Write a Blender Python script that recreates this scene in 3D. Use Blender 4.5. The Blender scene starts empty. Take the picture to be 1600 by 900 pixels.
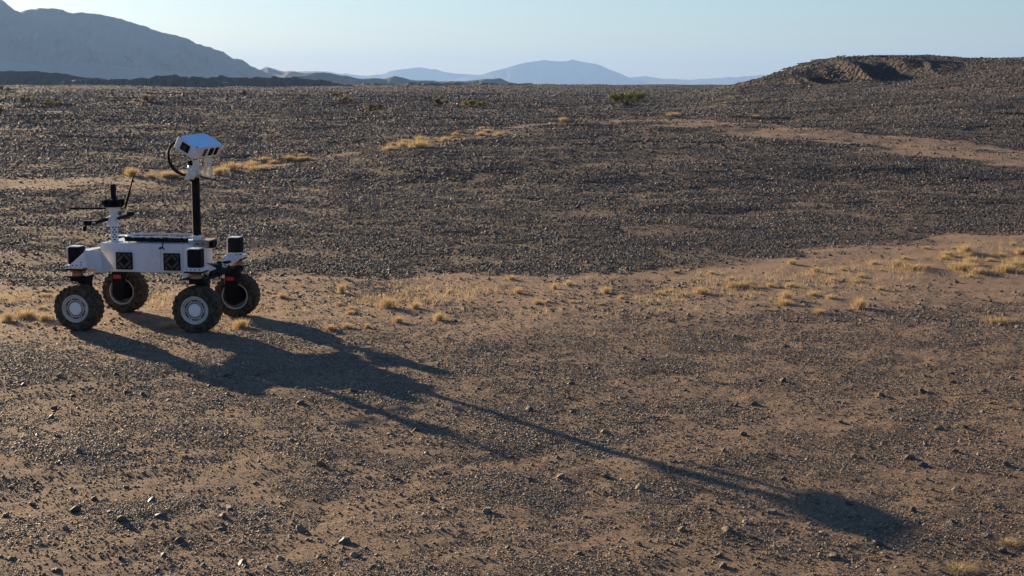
import bpy, bmesh, math, random
import numpy as np
from mathutils import Vector, Matrix

scene = bpy.context.scene
COL = scene.collection
random.seed(7)
RNG = np.random.default_rng(11)

# ------------------------------------------------------------------ camera
CAM_H, FPX = 2.32, 2222.2
PITCH = math.atan(320.0 / FPX)
cd = bpy.data.cameras.new('camera')
cd.lens, cd.sensor_width = 50.0, 36.0
cd.clip_start, cd.clip_end = 0.1, 60000.0
cam = bpy.data.objects.new('camera', cd)
COL.objects.link(cam)
cam.location = (0, 0, CAM_H)
cam.rotation_euler = (math.pi / 2 - PITCH, 0, 0)
scene.camera = cam

# ------------------------------------------------------------------ light
SUN_EL = math.radians(12.1)
SUN_AZ = math.radians(-37.3)          # clockwise from +Y (negative: to the left of the view)
world = bpy.data.worlds.new('World')
scene.world = world
world.use_nodes = True
wn = world.node_tree
bg = wn.nodes['Background']
sky = wn.nodes.new('ShaderNodeTexSky')
sky.sky_type = 'NISHITA'
sky.sun_disc = False
sky.sun_elevation = SUN_EL
sky.sun_rotation = SUN_AZ
sky.altitude = 0
sky.air_density, sky.dust_density, sky.ozone_density = 1.0, 0.3, 4.0
tint = wn.nodes.new('ShaderNodeMix')
tint.data_type = 'RGBA'; tint.blend_type = 'MULTIPLY'
tint.inputs[0].default_value = 1.0
tint.inputs[7].default_value = (0.98, 0.97, 1.05, 1)
wn.links.new(sky.outputs[0], tint.inputs[6])
wn.links.new(tint.outputs[2], bg.inputs[0])
bg.inputs[1].default_value = 0.06

sl = bpy.data.lights.new('sun', 'SUN')
sl.energy = 5.0
sl.angle = math.radians(0.5)
sl.color = (1.0, 0.75, 0.48)
sun = bpy.data.objects.new('sun', sl)
COL.objects.link(sun)
SD = Vector((math.sin(SUN_AZ) * math.cos(SUN_EL), math.cos(SUN_AZ) * math.cos(SUN_EL), math.sin(SUN_EL)))
sun.rotation_euler = SD.to_track_quat('Z', 'Y').to_euler()
sun.location = (-60, 70, 60)

scene.view_settings.view_transform = 'Standard'
scene.view_settings.look = 'None'
scene.view_settings.exposure = 1.22
scene.view_settings.gamma = 1.0
scene.render.engine = 'CYCLES'
scene.cycles.max_bounces = 6
scene.cycles.volume_bounces = 1
scene.cycles.use_denoising = True

HAZE_DENSITY = 1.2e-4
HAZE_COLOR = (0.32, 0.55, 0.96)

# ------------------------------------------------------------------ small helpers
def tag(o, label=None, cat=None, group=None, kind=None):
    for k, v in (('label', label), ('category', cat), ('group', group), ('kind', kind)):
        if v:
            o[k] = v
    return o

def link(name, me, mat=None, parent=None):
    o = bpy.data.objects.new(name, me)
    COL.objects.link(o)
    if mat is not None:
        if me.materials:
            me.materials[0] = mat
        else:
            me.materials.append(mat)
    if parent is not None:
        o.parent = parent
    return o

def mesh_np(name, verts, faces, smooth=False):
    """verts (n,3), faces (m,k) with k = 3 or 4"""
    verts = np.asarray(verts, np.float32)
    faces = np.asarray(faces, np.int32)
    me = bpy.data.meshes.new(name)
    me.vertices.add(len(verts))
    me.vertices.foreach_set('co', verts.ravel())
    k = faces.shape[1]
    me.loops.add(faces.size)
    me.loops.foreach_set('vertex_index', faces.ravel())
    me.polygons.add(len(faces))
    me.polygons.foreach_set('loop_start', np.arange(0, faces.size, k, dtype=np.int32))
    me.update(calc_edges=True)
    me.polygons.foreach_set('use_smooth', np.full(len(faces), smooth, dtype=bool))
    return me

def fattr(me, name, vals):
    a = me.attributes.new(name, 'FLOAT', 'POINT')
    a.data.foreach_set('value', np.asarray(vals, np.float32).ravel())

def hash2(ix, iy, seed):
    h = (ix.astype(np.int64) * 374761393 + iy.astype(np.int64) * 668265263 + seed * 974634777) & 0xffffffff
    h = ((h ^ (h >> 13)) * 1274126177) & 0xffffffff
    h = (h ^ (h >> 16)) & 0xffffffff
    return h.astype(np.float64) / 4294967295.0

def vnoise(x, y, seed=0):
    x = np.asarray(x, float); y = np.asarray(y, float)
    xi = np.floor(x); yi = np.floor(y)
    u = x - xi; v = y - yi
    u = u * u * u * (u * (u * 6 - 15) + 10); v = v * v * v * (v * (v * 6 - 15) + 10)
    a = hash2(xi, yi, seed); b = hash2(xi + 1, yi, seed)
    c = hash2(xi, yi + 1, seed); d = hash2(xi + 1, yi + 1, seed)
    return (a + (b - a) * u + (c - a) * v + (a - b - c + d) * u * v) * 2 - 1

def fbm(x, y, seed=0, octv=4, gain=0.5):
    s = 0; a = 1.0
    for i in range(octv):
        s = s + a * vnoise(x * 2 ** i + 17.3 * i, y * 2 ** i - 9.1 * i, seed + i)
        a *= gain
    return s

def sstep(a, b, x):
    t = np.clip((np.asarray(x, float) - a) / (b - a), 0, 1)
    return t * t * (3 - 2 * t)

# ------------------------------------------------------------------ pixel <-> place (1600 x 900 measurements of the photograph)
CP, SP = math.cos(PITCH), math.sin(PITCH)

def ray(px, py):
    u, v = px - 800.0, py - 450.0
    return np.array([u, FPX * CP - v * SP, -FPX * SP - v * CP])

def at(px, py, depth):
    d = ray(px, py)
    return Vector((d[0] * depth / d[1], depth, CAM_H + d[2] * depth / d[1]))

# ------------------------------------------------------------------ terrain: heights measured along lines of sight (distance, row)
Z0 = [(0.5, 0.0), (8, 0.0), (13, 0.0), (17, 0.0)]
FAR = [(600, 1.0), (800, -2.0), (1200, -8.0), (3000, -12.0), (25000, -12.0)]
PROF = {
    -500: [(28, 310), (32, 285), (36, 268), (45, 235), (55, 205), (65, 180), (69, 178.5), (78, 175.5), (110, 159), (160, 150), (250, 142)],
    0:    [(28, 310), (32, 285), (36, 268), (45, 235), (55, 205), (65, 180), (69, 178.5), (78, 175.5), (110, 159), (160, 150), (250, 142)],
    200:  [(27, 316), (31, 291), (35, 270), (44, 238), (54, 208), (65, 180), (69, 178.5), (78, 175.5), (110, 160), (160, 150), (250, 142)],
    400:  [(26, 324), (33, 284), (37, 263), (42, 246), (50, 222), (60, 196), (67, 181), (71, 179.5), (82, 175), (110, 162), (160, 151), (250, 143)],
    620:  [(24, 342), (32, 287), (36, 262), (40, 238), (42, 230), (48, 214), (60, 190), (70, 180), (74, 179), (84, 175), (115, 161), (160, 152), (250, 144)],
    830:  [(24, 342), (30, 295), (38, 248), (48, 213), (58, 193.5), (62, 190), (75, 180), (90, 172), (120, 161), (160, 152), (250, 144)],
    1050: [(24, 342), (30, 295), (38, 248), (48, 212), (58, 191), (63, 186), (70, 182), (85, 176), (110, 165), (150, 154), (250, 145)],
    1100: [(24, 341), (30, 294), (38, 248), (48, 213), (57, 194), (64, 186), (80, 177), (110, 163), (140, 150), (155, 143), (165, 143), (250, 146)],
    1150: [(24, 341), (30, 294), (38, 248), (47, 215), (56, 197), (63, 189), (75, 178), (95, 163), (115, 152), (130, 145), (142, 136), (152, 132.5), (165, 134), (250, 146)],
    1200: [(24, 340), (30, 294), (38, 248), (46, 217), (54, 201), (60, 193), (75, 177), (95, 160), (115, 149), (130, 140), (138, 131), (146, 121), (153, 119.5), (165, 121), (200, 134), (300, 144)],
    1250: [(24, 340), (30, 294), (38, 248), (46, 219), (52, 206), (60, 195), (75, 175), (95, 156), (116, 144), (123, 141), (133, 138), (137.3, 136), (141, 107), (148, 101.5), (156, 101), (170, 104), (220, 128), (300, 142)],
    1300: [(24, 339), (30, 294), (38, 249), (45, 224), (51, 210), (60, 193), (75, 172), (95, 152), (114, 138), (123, 136), (133, 133), (137.3, 131), (141, 99), (148, 92), (158, 91), (175, 95), (240, 125), (300, 140)],
    1400: [(24, 338), (34, 268), (42, 235), (48, 220), (56, 201), (70, 172), (90, 150), (112, 133.5), (123, 132), (132, 130), (137.3, 128), (141, 96), (149, 88.7), (160, 88), (180, 92), (240, 120), (300, 138)],
    1500: [(24, 336), (33, 275), (40, 245), (46, 228), (56, 202), (70, 169), (88, 144), (102, 127), (113, 118), (122, 117), (130, 115), (138, 103), (148, 92.5), (158, 90.5), (180, 94), (240, 118), (300, 136)],
    1600: [(24, 335), (32, 283), (38, 259), (42, 245), (46, 234), (56, 204), (70, 168), (85, 140), (100, 118), (112, 104.5), (120, 103), (130, 101), (142, 95.5), (155, 91), (165, 90.5), (185, 94), (240, 116), (300, 134)],
    2100: [(24, 333), (32, 283), (38, 259), (42, 245), (46, 234), (56, 202), (70, 162), (85, 132), (100, 108), (112, 95), (125, 93), (142, 90), (160, 89), (185, 94), (240, 116), (300, 134)],
}
LR = np.linspace(math.log(0.5), math.log(25000), 2000)
PXF = np.arange(-500, 2101, 10.0)
_cols = sorted(PROF)
_tab = []
for c in _cols:
    pts = list(Z0) + [(d, at(c, r, d).z) for d, r in PROF[c]] + FAR
    d, z = zip(*pts)
    _tab.append(np.interp(LR, np.log(d), z))
_tab = np.array(_tab)
TAB = np.array([np.interp(PXF, _cols, _tab[:, j]) for j in range(len(LR))]).T     # (px, logr)
def _blur(a, axis, s):
    k = np.exp(-0.5 * (np.arange(-3 * s, 3 * s + 1) / s) ** 2); k /= k.sum()
    n = len(k) // 2
    p = np.concatenate([np.repeat(a.take([0], axis), n, axis), a, np.repeat(a.take([-1], axis), n, axis)], axis)
    return np.apply_along_axis(lambda v: np.convolve(v, k, 'valid'), axis, p)
TAB = _blur(_blur(TAB, 1, 2), 0, 2)

def table(px, y):
    fx = np.clip((px - PXF[0]) / 10.0, 0, len(PXF) - 1.001)
    fy = np.clip((np.log(np.maximum(y, 0.5)) - LR[0]) / (LR[1] - LR[0]), 0, len(LR) - 1.001)
    i = fx.astype(int); j = fy.astype(int); u = fx - i; v = fy - j
    return (TAB[i, j] * (1 - u) * (1 - v) + TAB[i + 1, j] * u * (1 - v) + TAB[i, j + 1] * (1 - u) * v + TAB[i + 1, j + 1] * u * v)

def ground_z(x, y):
    x = np.asarray(x, float); y = np.asarray(y, float)
    rho = np.hypot(x, y)
    th = np.arctan2(x, y)
    thc = np.clip(th, -0.56, 0.56)
    px = 800 + FPX * np.tan(thc)
    dep = rho * np.cos(thc)
    # gullies eaten into the face of the hill
    m = sstep(1195, 1260, px) * (1 - sstep(1440, 1520, px)) * sstep(124, 131, dep) * (1 - sstep(146, 154, dep))
    ph = x / 5.6 + 0.25 * vnoise(x * 0.35, dep * 0.1, 5)
    tri = np.abs((ph - np.floor(ph)) * 2 - 1)
    tri2 = np.abs(((ph * 2.3) - np.floor(ph * 2.3)) * 2 - 1)
    z = table(px, dep + m * (4.6 * tri ** 2.2 + 1.0 * tri2 - 1.2))
    # natural unevenness
    near = 1 - sstep(16, 30, rho)
    a = 0.012 * near + 0.035 * (1 - near)
    z = z + a * fbm(x / 1.3, y / 1.3, 2, 4, 0.55) + 0.12 * sstep(17, 40, rho) * fbm(x / 9, y / 5, 8, 3)
    z = z + 0.22 * sstep(66, 105, rho) * (1 - sstep(215, 300, rho)) * (1 - 0.7 * sstep(8, 20, x)) * fbm(x / 26, y / 8, 77, 3)
    z = z + 0.006 * near * fbm(x * 5, y * 5, 3, 3, 0.6)
    z = z + 0.7 * sstep(190, 420, rho) * (1 - sstep(700, 900, rho)) * fbm(x / 60, y / 24, 12, 4)
    return z

def gz(x, y):
    return float(ground_z(np.array([x]), np.array([y]))[0])

_HD = np.exp(np.linspace(math.log(5), math.log(700), 2600))
def hit(px, py):
    """where the line of sight through a pixel of the photograph meets the ground"""
    d = ray(px, py)
    X = d[0] / d[1] * _HD; Zr = CAM_H + d[2] / d[1] * _HD
    g = ground_z(X, _HD)
    k = np.argmax(g >= Zr)
    if g[k] < Zr[k]:
        k = len(_HD) - 1
    return Vector((X[k], _HD[k], g[k]))

# sandy tracks and the wash, as lines on the ground (photo pixels of their middle, half width in metres)
def line_pts(pp):
    return np.array([hit(*p)[:2] for p in pp])
def ext(a, b, s):
    return a + (a - b) * s
WASH = line_pts([(-120, 474), (0, 476), (300, 474), (600, 471), (900, 466), (1100, 455), (1300, 437), (1450, 424), (1600, 410), (1720, 400)])
TRACK_A = line_pts([(-180, 294), (0, 291), (120, 288), (240, 281), (330, 272), (460, 250), (620, 230), (740, 212), (850, 194), (940, 189), (1040, 188)])
TRACK_B = line_pts([(1000, 188), (1060, 190), (1150, 196), (1250, 207), (1350, 215), (1450, 228), (1600, 244), (1750, 262)])

def seg_dist(x, y, P):
    best = np.full(np.shape(x), 1e9); par = np.zeros(np.shape(x))
    for i in range(len(P) - 1):
        a, b = P[i], P[i + 1]
        ab = b - a; L2 = ab @ ab
        t = np.clip(((x - a[0]) * ab[0] + (y - a[1]) * ab[1]) / L2, 0, 1)
        d = np.hypot(x - a[0] - t * ab[0], y - a[1] - t * ab[1])
        k = d < best
        best = np.where(k, d, best); par = np.where(k, i + t, par)
    return best, par

def gravel_map(x, y):
    """0 bare sand .. 1 stony desert pavement"""
    rho = np.hypot(x, y)
    n1 = fbm(x / 2.2, y / 2.2, 41, 4); n2 = fbm(x / 0.7, y / 0.7, 43, 3)
    g = 0.36 + 0.18 * sstep(-0.15, 0.75, n1 + 0.5 * n2)
    front = sstep(16.0, 17.3, y + 0.35 * n1)
    far = 0.92 + 0.10 * n1
    g = g * (1 - front) + np.clip(0.96 + 0.16 * fbm(x / 6, y / 5, 47, 3), 0.66, 1) * front
    dw, pw = seg_dist(x, y, WASH)
    ww = np.interp(pw, [0, 5, 7, 8, 9], [1.9, 1.9, 2.1, 2.3, 2.7])
    s = 1 - sstep(0.75, 1.15, dw / ww + 0.22 * n1 + 0.08 * n2)
    g = g * (1 - s) + (0.05 + 0.18 * sstep(0.05, 0.7, n2)) * s
    da, pa = seg_dist(x, y, TRACK_A)
    wa = np.interp(pa, [0, 2, 4, 6, 8, 10], [2.1, 1.9, 1.0, 0.7, 1.0, 2.0])
    s = 1 - sstep(0.7, 1.2, da / wa + 0.25 * n1 + 0.06 * n2)
    g = g * (1 - s) + np.interp(pa, [0, 2.5, 4], [0.27, 0.27, 0.38]) * s
    db, pb = seg_dist(x, y, TRACK_B)
    s = 1 - sstep(0.75, 1.2, db / 3.1 + 0.28 * n1 + 0.08 * n2)
    g = g * (1 - s) + (0.16 + 0.24 * sstep(0.0, 0.7, n2)) * s
    # pale streaks out on the plain, bare faces of the hill
    st = sstep(0.25, 0.7, fbm(x / 40, y / 14, 51, 3)) * sstep(90, 130, rho)
    st = st * (1 - sstep(290, 350, rho)) * (1 - sstep(8, 22, x))
    g = g * (1 - 0.5 * st)
    return np.clip(g, 0, 1)

# ------------------------------------------------------------------ materials
def new_mat(name):
    m = bpy.data.materials.new(name)
    m.use_nodes = True
    nt = m.node_tree
    return m, nt, nt.nodes['Principled BSDF']

def N(nt, t, **kw):
    n = nt.nodes.new(t)
    for k, v in kw.items():
        setattr(n, k, v)
    return n

def mixc(nt, fac, a, b, blend='MIX'):
    n = N(nt, 'ShaderNodeMix', data_type='RGBA', blend_type=blend)
    for s, v in ((0, fac), (6, a), (7, b)):
        if hasattr(v, 'is_linked') or hasattr(v, 'links'):
            nt.links.new(v, n.inputs[s])
        elif s == 0:
            n.inputs[0].default_value = v
        else:
            n.inputs[s].default_value = (*v, 1)
    return n.outputs[2]

def ramp(nt, fac, stops):
    n = N(nt, 'ShaderNodeValToRGB')
    e = n.color_ramp.elements
    while len(e) < len(stops):
        e.new(0.5)
    for i, (p, c) in enumerate(stops):
        e[i].position = p
        e[i].color = (*c, 1) if len(c) == 3 else c
    nt.links.new(fac, n.inputs[0])
    return n.outputs[0]

def noise(nt, vec, scale, detail=4, rough=0.55):
    n = N(nt, 'ShaderNodeTexNoise')
    n.inputs['Scale'].default_value = scale
    n.inputs['Detail'].default_value = detail
    n.inputs['Roughness'].default_value = rough
    nt.links.new(vec, n.inputs['Vector'])
    return n.outputs[0]

def ground_material():
    m, nt, b = new_mat('desert_ground')
    geo = N(nt, 'ShaderNodeNewGeometry').outputs['Position']
    ga = N(nt, 'ShaderNodeAttribute'); ga.attribute_name = 'gravel'
    g = ga.outputs['Fac']
    n1 = noise(nt, geo, 0.9, 5); n2 = noise(nt, geo, 20.0, 5, 0.7)
    sand = mixc(nt, n1, (0.270, 0.176, 0.108), (0.390, 0.258, 0.164))
    sand = mixc(nt, ramp(nt, n2, [(0.35, (0, 0, 0)), (0.7, (1, 1, 1))]), sand, (0.23, 0.158, 0.098))
    vor = N(nt, 'ShaderNodeTexVoronoi'); vor.inputs['Scale'].default_value = 75.0
    nt.links.new(geo, vor.inputs['Vector'])
    vor2 = N(nt, 'ShaderNodeTexVoronoi'); vor2.inputs['Scale'].default_value = 15.0
    nt.links.new(geo, vor2.inputs['Vector'])
    sep = N(nt, 'ShaderNodeSeparateColor'); nt.links.new(vor.outputs['Color'], sep.inputs[0])
    sep2 = N(nt, 'ShaderNodeSeparateColor'); nt.links.new(vor2.outputs['Color'], sep2.inputs[0])
    peb = ramp(nt, sep.outputs[0], [(0.0, (0.045, 0.034, 0.028)), (0.45, (0.090, 0.065, 0.048)), (0.85, (0.160, 0.115, 0.080)), (0.97, (0.36, 0.28, 0.21))])
    peb2 = ramp(nt, sep2.outputs[0], [(0.0, (0.045, 0.035, 0.029)), (0.6, (0.095, 0.070, 0.052)), (0.93, (0.16, 0.118, 0.084)), (1.0, (0.32, 0.26, 0.20))])
    peb = mixc(nt, 0.5, peb, peb2)
    col = mixc(nt, g, sand, peb)
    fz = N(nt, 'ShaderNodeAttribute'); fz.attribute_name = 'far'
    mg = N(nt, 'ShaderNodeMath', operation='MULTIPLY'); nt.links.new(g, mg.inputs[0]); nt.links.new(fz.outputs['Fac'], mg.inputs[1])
    col = mixc(nt, mg.outputs[0], col, (0.048, 0.038, 0.033))  # far gravel: dark varnish, with the stones' self-shadowing put into the colour
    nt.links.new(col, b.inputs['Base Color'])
    b.inputs['Roughness'].default_value = 0.92
    b.inputs['Specular IOR Level'].default_value = 0.25
    n3 = noise(nt, geo, 90.0, 4, 0.7)
    bp1 = N(nt, 'ShaderNodeBump'); bp1.inputs['Distance'].default_value = 0.030; bp1.inputs['Strength'].default_value = 0.9
    nt.links.new(n2, bp1.inputs['Height'])
    inv = N(nt, 'ShaderNodeMath', operation='SUBTRACT'); inv.inputs[0].default_value = 1.0
    nt.links.new(vor.outputs['Distance'], inv.inputs[1])
    bp2 = N(nt, 'ShaderNodeBump'); bp2.inputs['Distance'].default_value = 0.005; bp2.inputs['Strength'].default_value = 0.6
    nt.links.new(inv.outputs[0], bp2.inputs['Height']); nt.links.new(bp1.outputs[0], bp2.inputs['Normal'])
    va = N(nt, 'ShaderNodeTexVoronoi'); va.inputs['Scale'].default_value = 2.2
    nt.links.new(geo, va.inputs['Vector'])
    fa = N(nt, 'ShaderNodeAttribute'); fa.attribute_name = 'far'
    mf = N(nt, 'ShaderNodeMath', operation='MULTIPLY'); nt.links.new(va.outputs['Distance'], mf.inputs[0]); nt.links.new(fa.outputs['Fac'], mf.inputs[1])
    bp4 = N(nt, 'ShaderNodeBump'); bp4.inputs['Distance'].default_value = 0.35; bp4.inputs['Strength'].default_value = 0.9; bp4.invert = True
    nt.links.new(mf.outputs[0], bp4.inputs['Height']); nt.links.new(bp2.outputs[0], bp4.inputs['Normal'])
    bp3 = N(nt, 'ShaderNodeBump'); bp3.inputs['Distance'].default_value = 0.010; bp3.inputs['Strength'].default_value = 0.7
    nt.links.new(n3, bp3.inputs['Height']); nt.links.new(bp4.outputs[0], bp3.inputs['Normal'])
    nt.links.new(bp3.outputs[0], b.inputs['Normal'])
    return m

STONE_STOPS = [(0.0, (0.045, 0.039, 0.037)), (0.35, (0.095, 0.076, 0.063)), (0.70, (0.200, 0.146, 0.094)), (0.90, (0.330, 0.245, 0.158)), (0.965, (0.42, 0.34, 0.26)), (1.0, (0.62, 0.56, 0.48))]
def stone_material(name, attr=None, on='INSTANCER'):
    m, nt, b = new_mat(name)
    if attr:
        a = N(nt, 'ShaderNodeAttribute'); a.attribute_type = on; a.attribute_name = attr
        f = a.outputs['Fac']
    else:
        sc_ = N(nt, 'ShaderNodeMath', operation='MULTIPLY'); sc_.inputs[1].default_value = 0.88
        nt.links.new(N(nt, 'ShaderNodeObjectInfo').outputs['Random'], sc_.inputs[0])
        f = sc_.outputs[0]
    c = ramp(nt, f, STONE_STOPS)
    tc = N(nt, 'ShaderNodeTexCoord').outputs['Object']
    n = noise(nt, tc, 2.5, 5, 0.65)
    c = mixc(nt, ramp(nt, n, [(0.46, (0, 0, 0)), (0.85, (1, 1, 1))]), c, (0.23, 0.165, 0.110))
    nt.links.new(c, b.inputs['Base Color'])
    b.inputs['Roughness'].default_value = 0.62
    b.inputs['Specular IOR Level'].default_value = 0.35
    bp = N(nt, 'ShaderNodeBump'); bp.inputs['Strength'].default_value = 0.5; bp.inputs['Distance'].default_value = 0.1
    nt.links.new(n, bp.inputs['Height']); nt.links.new(bp.outputs[0], b.inputs['Normal'])
    return m

def plain_stone(name, c):
    m, nt, b = new_mat(name)
    tc = N(nt, 'ShaderNodeTexCoord').outputs['Object']
    n = noise(nt, tc, 3.0, 5, 0.65)
    nt.links.new(mixc(nt, n, tuple(v * 0.72 for v in c), tuple(min(v * 1.2, 0.8) for v in c)), b.inputs['Base Color'])
    b.inputs['Roughness'].default_value = 0.6
    return m

def paint(name, c, rough=0.4, metal=0.0, dust=0.0, dustc=(0.22, 0.155, 0.105), scale=9.0, spec=0.5, coat=0.0):
    m, nt, b = new_mat(name)
    tc = N(nt, 'ShaderNodeTexCoord').outputs['Object']
    n = noise(nt, tc, scale, 6, 0.65)
    f = ramp(nt, n, [(0.40, (0, 0, 0)), (0.78, (1, 1, 1))])
    mul = N(nt, 'ShaderNodeMath', operation='MULTIPLY'); mul.inputs[1].default_value = dust
    nt.links.new(f, mul.inputs[0])
    nt.links.new(mixc(nt, mul.outputs[0], c, dustc), b.inputs['Base Color'])
    rr = N(nt, 'ShaderNodeMath', operation='MULTIPLY_ADD'); rr.inputs[1].default_value = 0.3; rr.inputs[2].default_value = rough
    nt.links.new(mul.outputs[0], rr.inputs[0]); nt.links.new(rr.outputs[0], b.inputs['Roughness'])
    b.inputs['Metallic'].default_value = metal
    b.inputs['Specular IOR Level'].default_value = spec
    b.inputs['Coat Weight'].default_value = coat
    b.inputs['Coat Roughness'].default_value = 0.12
    return m

def leaf_material(name, c1, c2, trans=0.45):
    m, nt, b = new_mat(name)
    oi = N(nt, 'ShaderNodeNewGeometry')
    c = mixc(nt, oi.outputs['Random Per Island'], c1, c2)
    nt.links.new(c, b.inputs['Base Color'])
    b.inputs['Roughness'].default_value = 0.6
    tr = N(nt, 'ShaderNodeBsdfTranslucent'); nt.links.new(c, tr.inputs[0])
    mx = N(nt, 'ShaderNodeMixShader'); mx.inputs[0].default_value = trans
    nt.links.new(b.outputs[0], mx.inputs[1]); nt.links.new(tr.outputs[0], mx.inputs[2])
    nt.links.new(mx.outputs[0], nt.nodes['Material Output'].inputs['Surface'])
    return m

def rock_material(name, c1, c2, sc):
    m, nt, b = new_mat(name)
    geo = N(nt, 'ShaderNodeNewGeometry').outputs['Position']
    n = noise(nt, geo, sc, 7, 0.6)
    nt.links.new(mixc(nt, n, c1, c2), b.inputs['Base Color'])
    b.inputs['Roughness'].default_value = 0.95
    return m

M_GROUND = ground_material()
M_GRAVEL = stone_material('gravel_stone', 'tone')
M_GRIT = stone_material('fine_gravel', 'tone', 'GEOMETRY')
M_STONE = stone_material('loose_stone')
M_PALE = plain_stone('pale_quartz', (0.27, 0.225, 0.18))
M_DARK = plain_stone('dark_basalt', (0.075, 0.064, 0.058))
M_WHITE = paint('white_paint', (0.76, 0.76, 0.77), 0.36, dust=0.34, scale=6.0, coat=0.2)
M_LID = paint('sky_tinted_lid', (0.55, 0.78, 0.98), 0.3, metal=0.2)  # blue of the sky light put into the lid's base colour
M_RIM = paint('dusty_rim', (0.56, 0.51, 0.45), 0.55, dust=0.6)
M_CAP = paint('hub_white', (0.76, 0.78, 0.80), 0.35, dust=0.10)
M_BLACK = paint('black_plastic', (0.006, 0.006, 0.007), 0.6, dust=0.03, spec=0.10)
M_MATT = paint('black_fabric', (0.010, 0.010, 0.011), 0.85, spec=0.2)
M_RUBBER = paint('dusty_rubber', (0.026, 0.022, 0.018), 0.9, dust=0.8, dustc=(0.22, 0.150, 0.095), scale=30.0, spec=0.2)
M_COPPER = paint('copper_motor', (0.34, 0.13, 0.055), 0.45, metal=0.3, dust=0.3)
M_ALU = paint('brushed_aluminium', (0.45, 0.45, 0.46), 0.4, metal=0.8, dust=0.2)
M_TAN = paint('tan_plate', (0.36, 0.27, 0.19), 0.6, dust=0.3)
M_RED = paint('red_label', (0.42, 0.018, 0.020), 0.5)
M_GRILLE = paint('grille_slat', (0.050, 0.046, 0.041), 0.6, dust=0.35)
M_GLASS = paint('lens_glass', (0.01, 0.01, 0.012), 0.06, spec=0.8)
M_STRAW = leaf_material('dry_straw', (0.46, 0.34, 0.18), (0.62, 0.49, 0.29), 0.5)
M_LEAFG = leaf_material('creosote_leaf', (0.09, 0.10, 0.016), (0.17, 0.165, 0.030), 0.5)
M_LEAFO = leaf_material('olive_leaf', (0.14, 0.13, 0.030), (0.23, 0.20, 0.055), 0.55)
M_LEAFB = leaf_material('dry_brown_leaf', (0.13, 0.090, 0.045), (0.24, 0.175, 0.095), 0.4)
M_TWIG = paint('twig', (0.10, 0.075, 0.05), 0.8)
M_MTN = rock_material('mountain_rock', (0.035, 0.030, 0.029), (0.135, 0.115, 0.102), 0.012)
M_LOW = rock_material('dark_hill_rubble', (0.085, 0.062, 0.048), (0.20, 0.148, 0.106), 0.7)
M_MTNF = rock_material('foothill_rock', (0.10, 0.086, 0.076), (0.16, 0.136, 0.115), 0.010)

# ------------------------------------------------------------------ ground sheet
th = np.concatenate([np.linspace(-0.46, 0.46, 640), np.linspace(0.46, 2 * math.pi - 0.46, 140)[1:-1]])
rr = np.concatenate([np.exp(np.linspace(math.log(0.8), math.log(5.5), 24))[:-1], np.exp(np.linspace(math.log(5.5), math.log(16), 250))[:-1],
                     np.exp(np.linspace(math.log(16), math.log(118), 265))[:-1], np.linspace(118, 156, 150)[:-1], np.exp(np.linspace(math.log(156), math.log(620), 130))[:-1], np.exp(np.linspace(math.log(620), math.log(900), 14))[:-1], np.exp(np.linspace(math.log(900), math.log(11000), 28))])
TH, RR = np.meshgrid(th, rr)
GX, GY = RR * np.sin(TH), RR * np.cos(TH)
GZ = ground_z(GX.ravel(), GY.ravel())
nT, nR = len(th), len(rr)
V = np.stack([GX.ravel(), GY.ravel(), GZ], 1)
i = np.arange(nR - 1)[:, None]; j = np.arange(nT)[None, :]
j2 = (j + 1) % nT
F = np.stack([i * nT + j, (i + 1) * nT + j, (i + 1) * nT + j2, i * nT + j2], -1).reshape(-1, 4)[:, ::-1]
V = np.vstack([V, [[0, 0, gz(0.01, 0.01)]]])
cap = np.stack([np.full(nT, len(V) - 1), np.arange(nT), (np.arange(nT) + 1) % nT, (np.arange(nT) + 1) % nT], 1)
me = mesh_np('desert_ground', V, F, True)
fattr(me, 'gravel', np.append(gravel_map(GX.ravel(), GY.ravel()), 0.3))
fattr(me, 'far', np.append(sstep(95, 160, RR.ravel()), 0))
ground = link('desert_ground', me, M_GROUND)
tag(ground, kind='structure')

# ------------------------------------------------------------------ mountains
def ridge(name, prof, D, w, mat, amp=0.12, seed=1, base=-14, n=420, rows=30, rough=1.0):
    px = np.linspace(prof[0][0], prof[-1][0], n)
    py = np.interp(px, [p[0] for p in prof], [p[1] for p in prof])
    py = py + rough * fbm(px / 14, px * 0, seed, 4)
    zc = np.array([at(a, b, D).z for a, b in zip(px, py)])
    xc = (px - 800) / FPX * D
    vs = []
    for k in range(rows + 8):
        if k < rows:
            t = k / (rows - 1)
            hgt = np.maximum(zc - base, 2)
            s = 1 - np.abs(fbm(xc / (0.14 * w), np.full(n, t * 1.2), seed + 9, 6))
            y = D - w * (1 - t) + (1 - t) * t * 2.2 * amp * w * (s - 0.4) * 2
            z = base + hgt * (t ** 1.35) * (1 + amp * t * (1 - t) * 4 * (s - 0.6))
            z = np.minimum(z, base + hgt * (1 - (1 - t) * 0.15)) if k < rows - 1 else zc
        else:
            t = (k - rows + 1) / 8
            y = np.full(n, D + w * 0.6 * t); z = base + (zc - base) * (1 - t) ** 1.2
        vs.append(np.stack([xc * (y / D) ** 0.5, y + 0 * xc, z + 0 * xc], 1))
    R = rows + 8
    vs = np.concatenate(vs)
    a = np.arange(R - 1)[:, None] * n + np.arange(n - 1)[None, :]
    f = np.stack([a, a + 1, a + n + 1, a + n], -1).reshape(-1, 4)
    o = link(name, mesh_np(name, vs, f, True), mat)
    tag(o, kind='structure')
    return o

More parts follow.
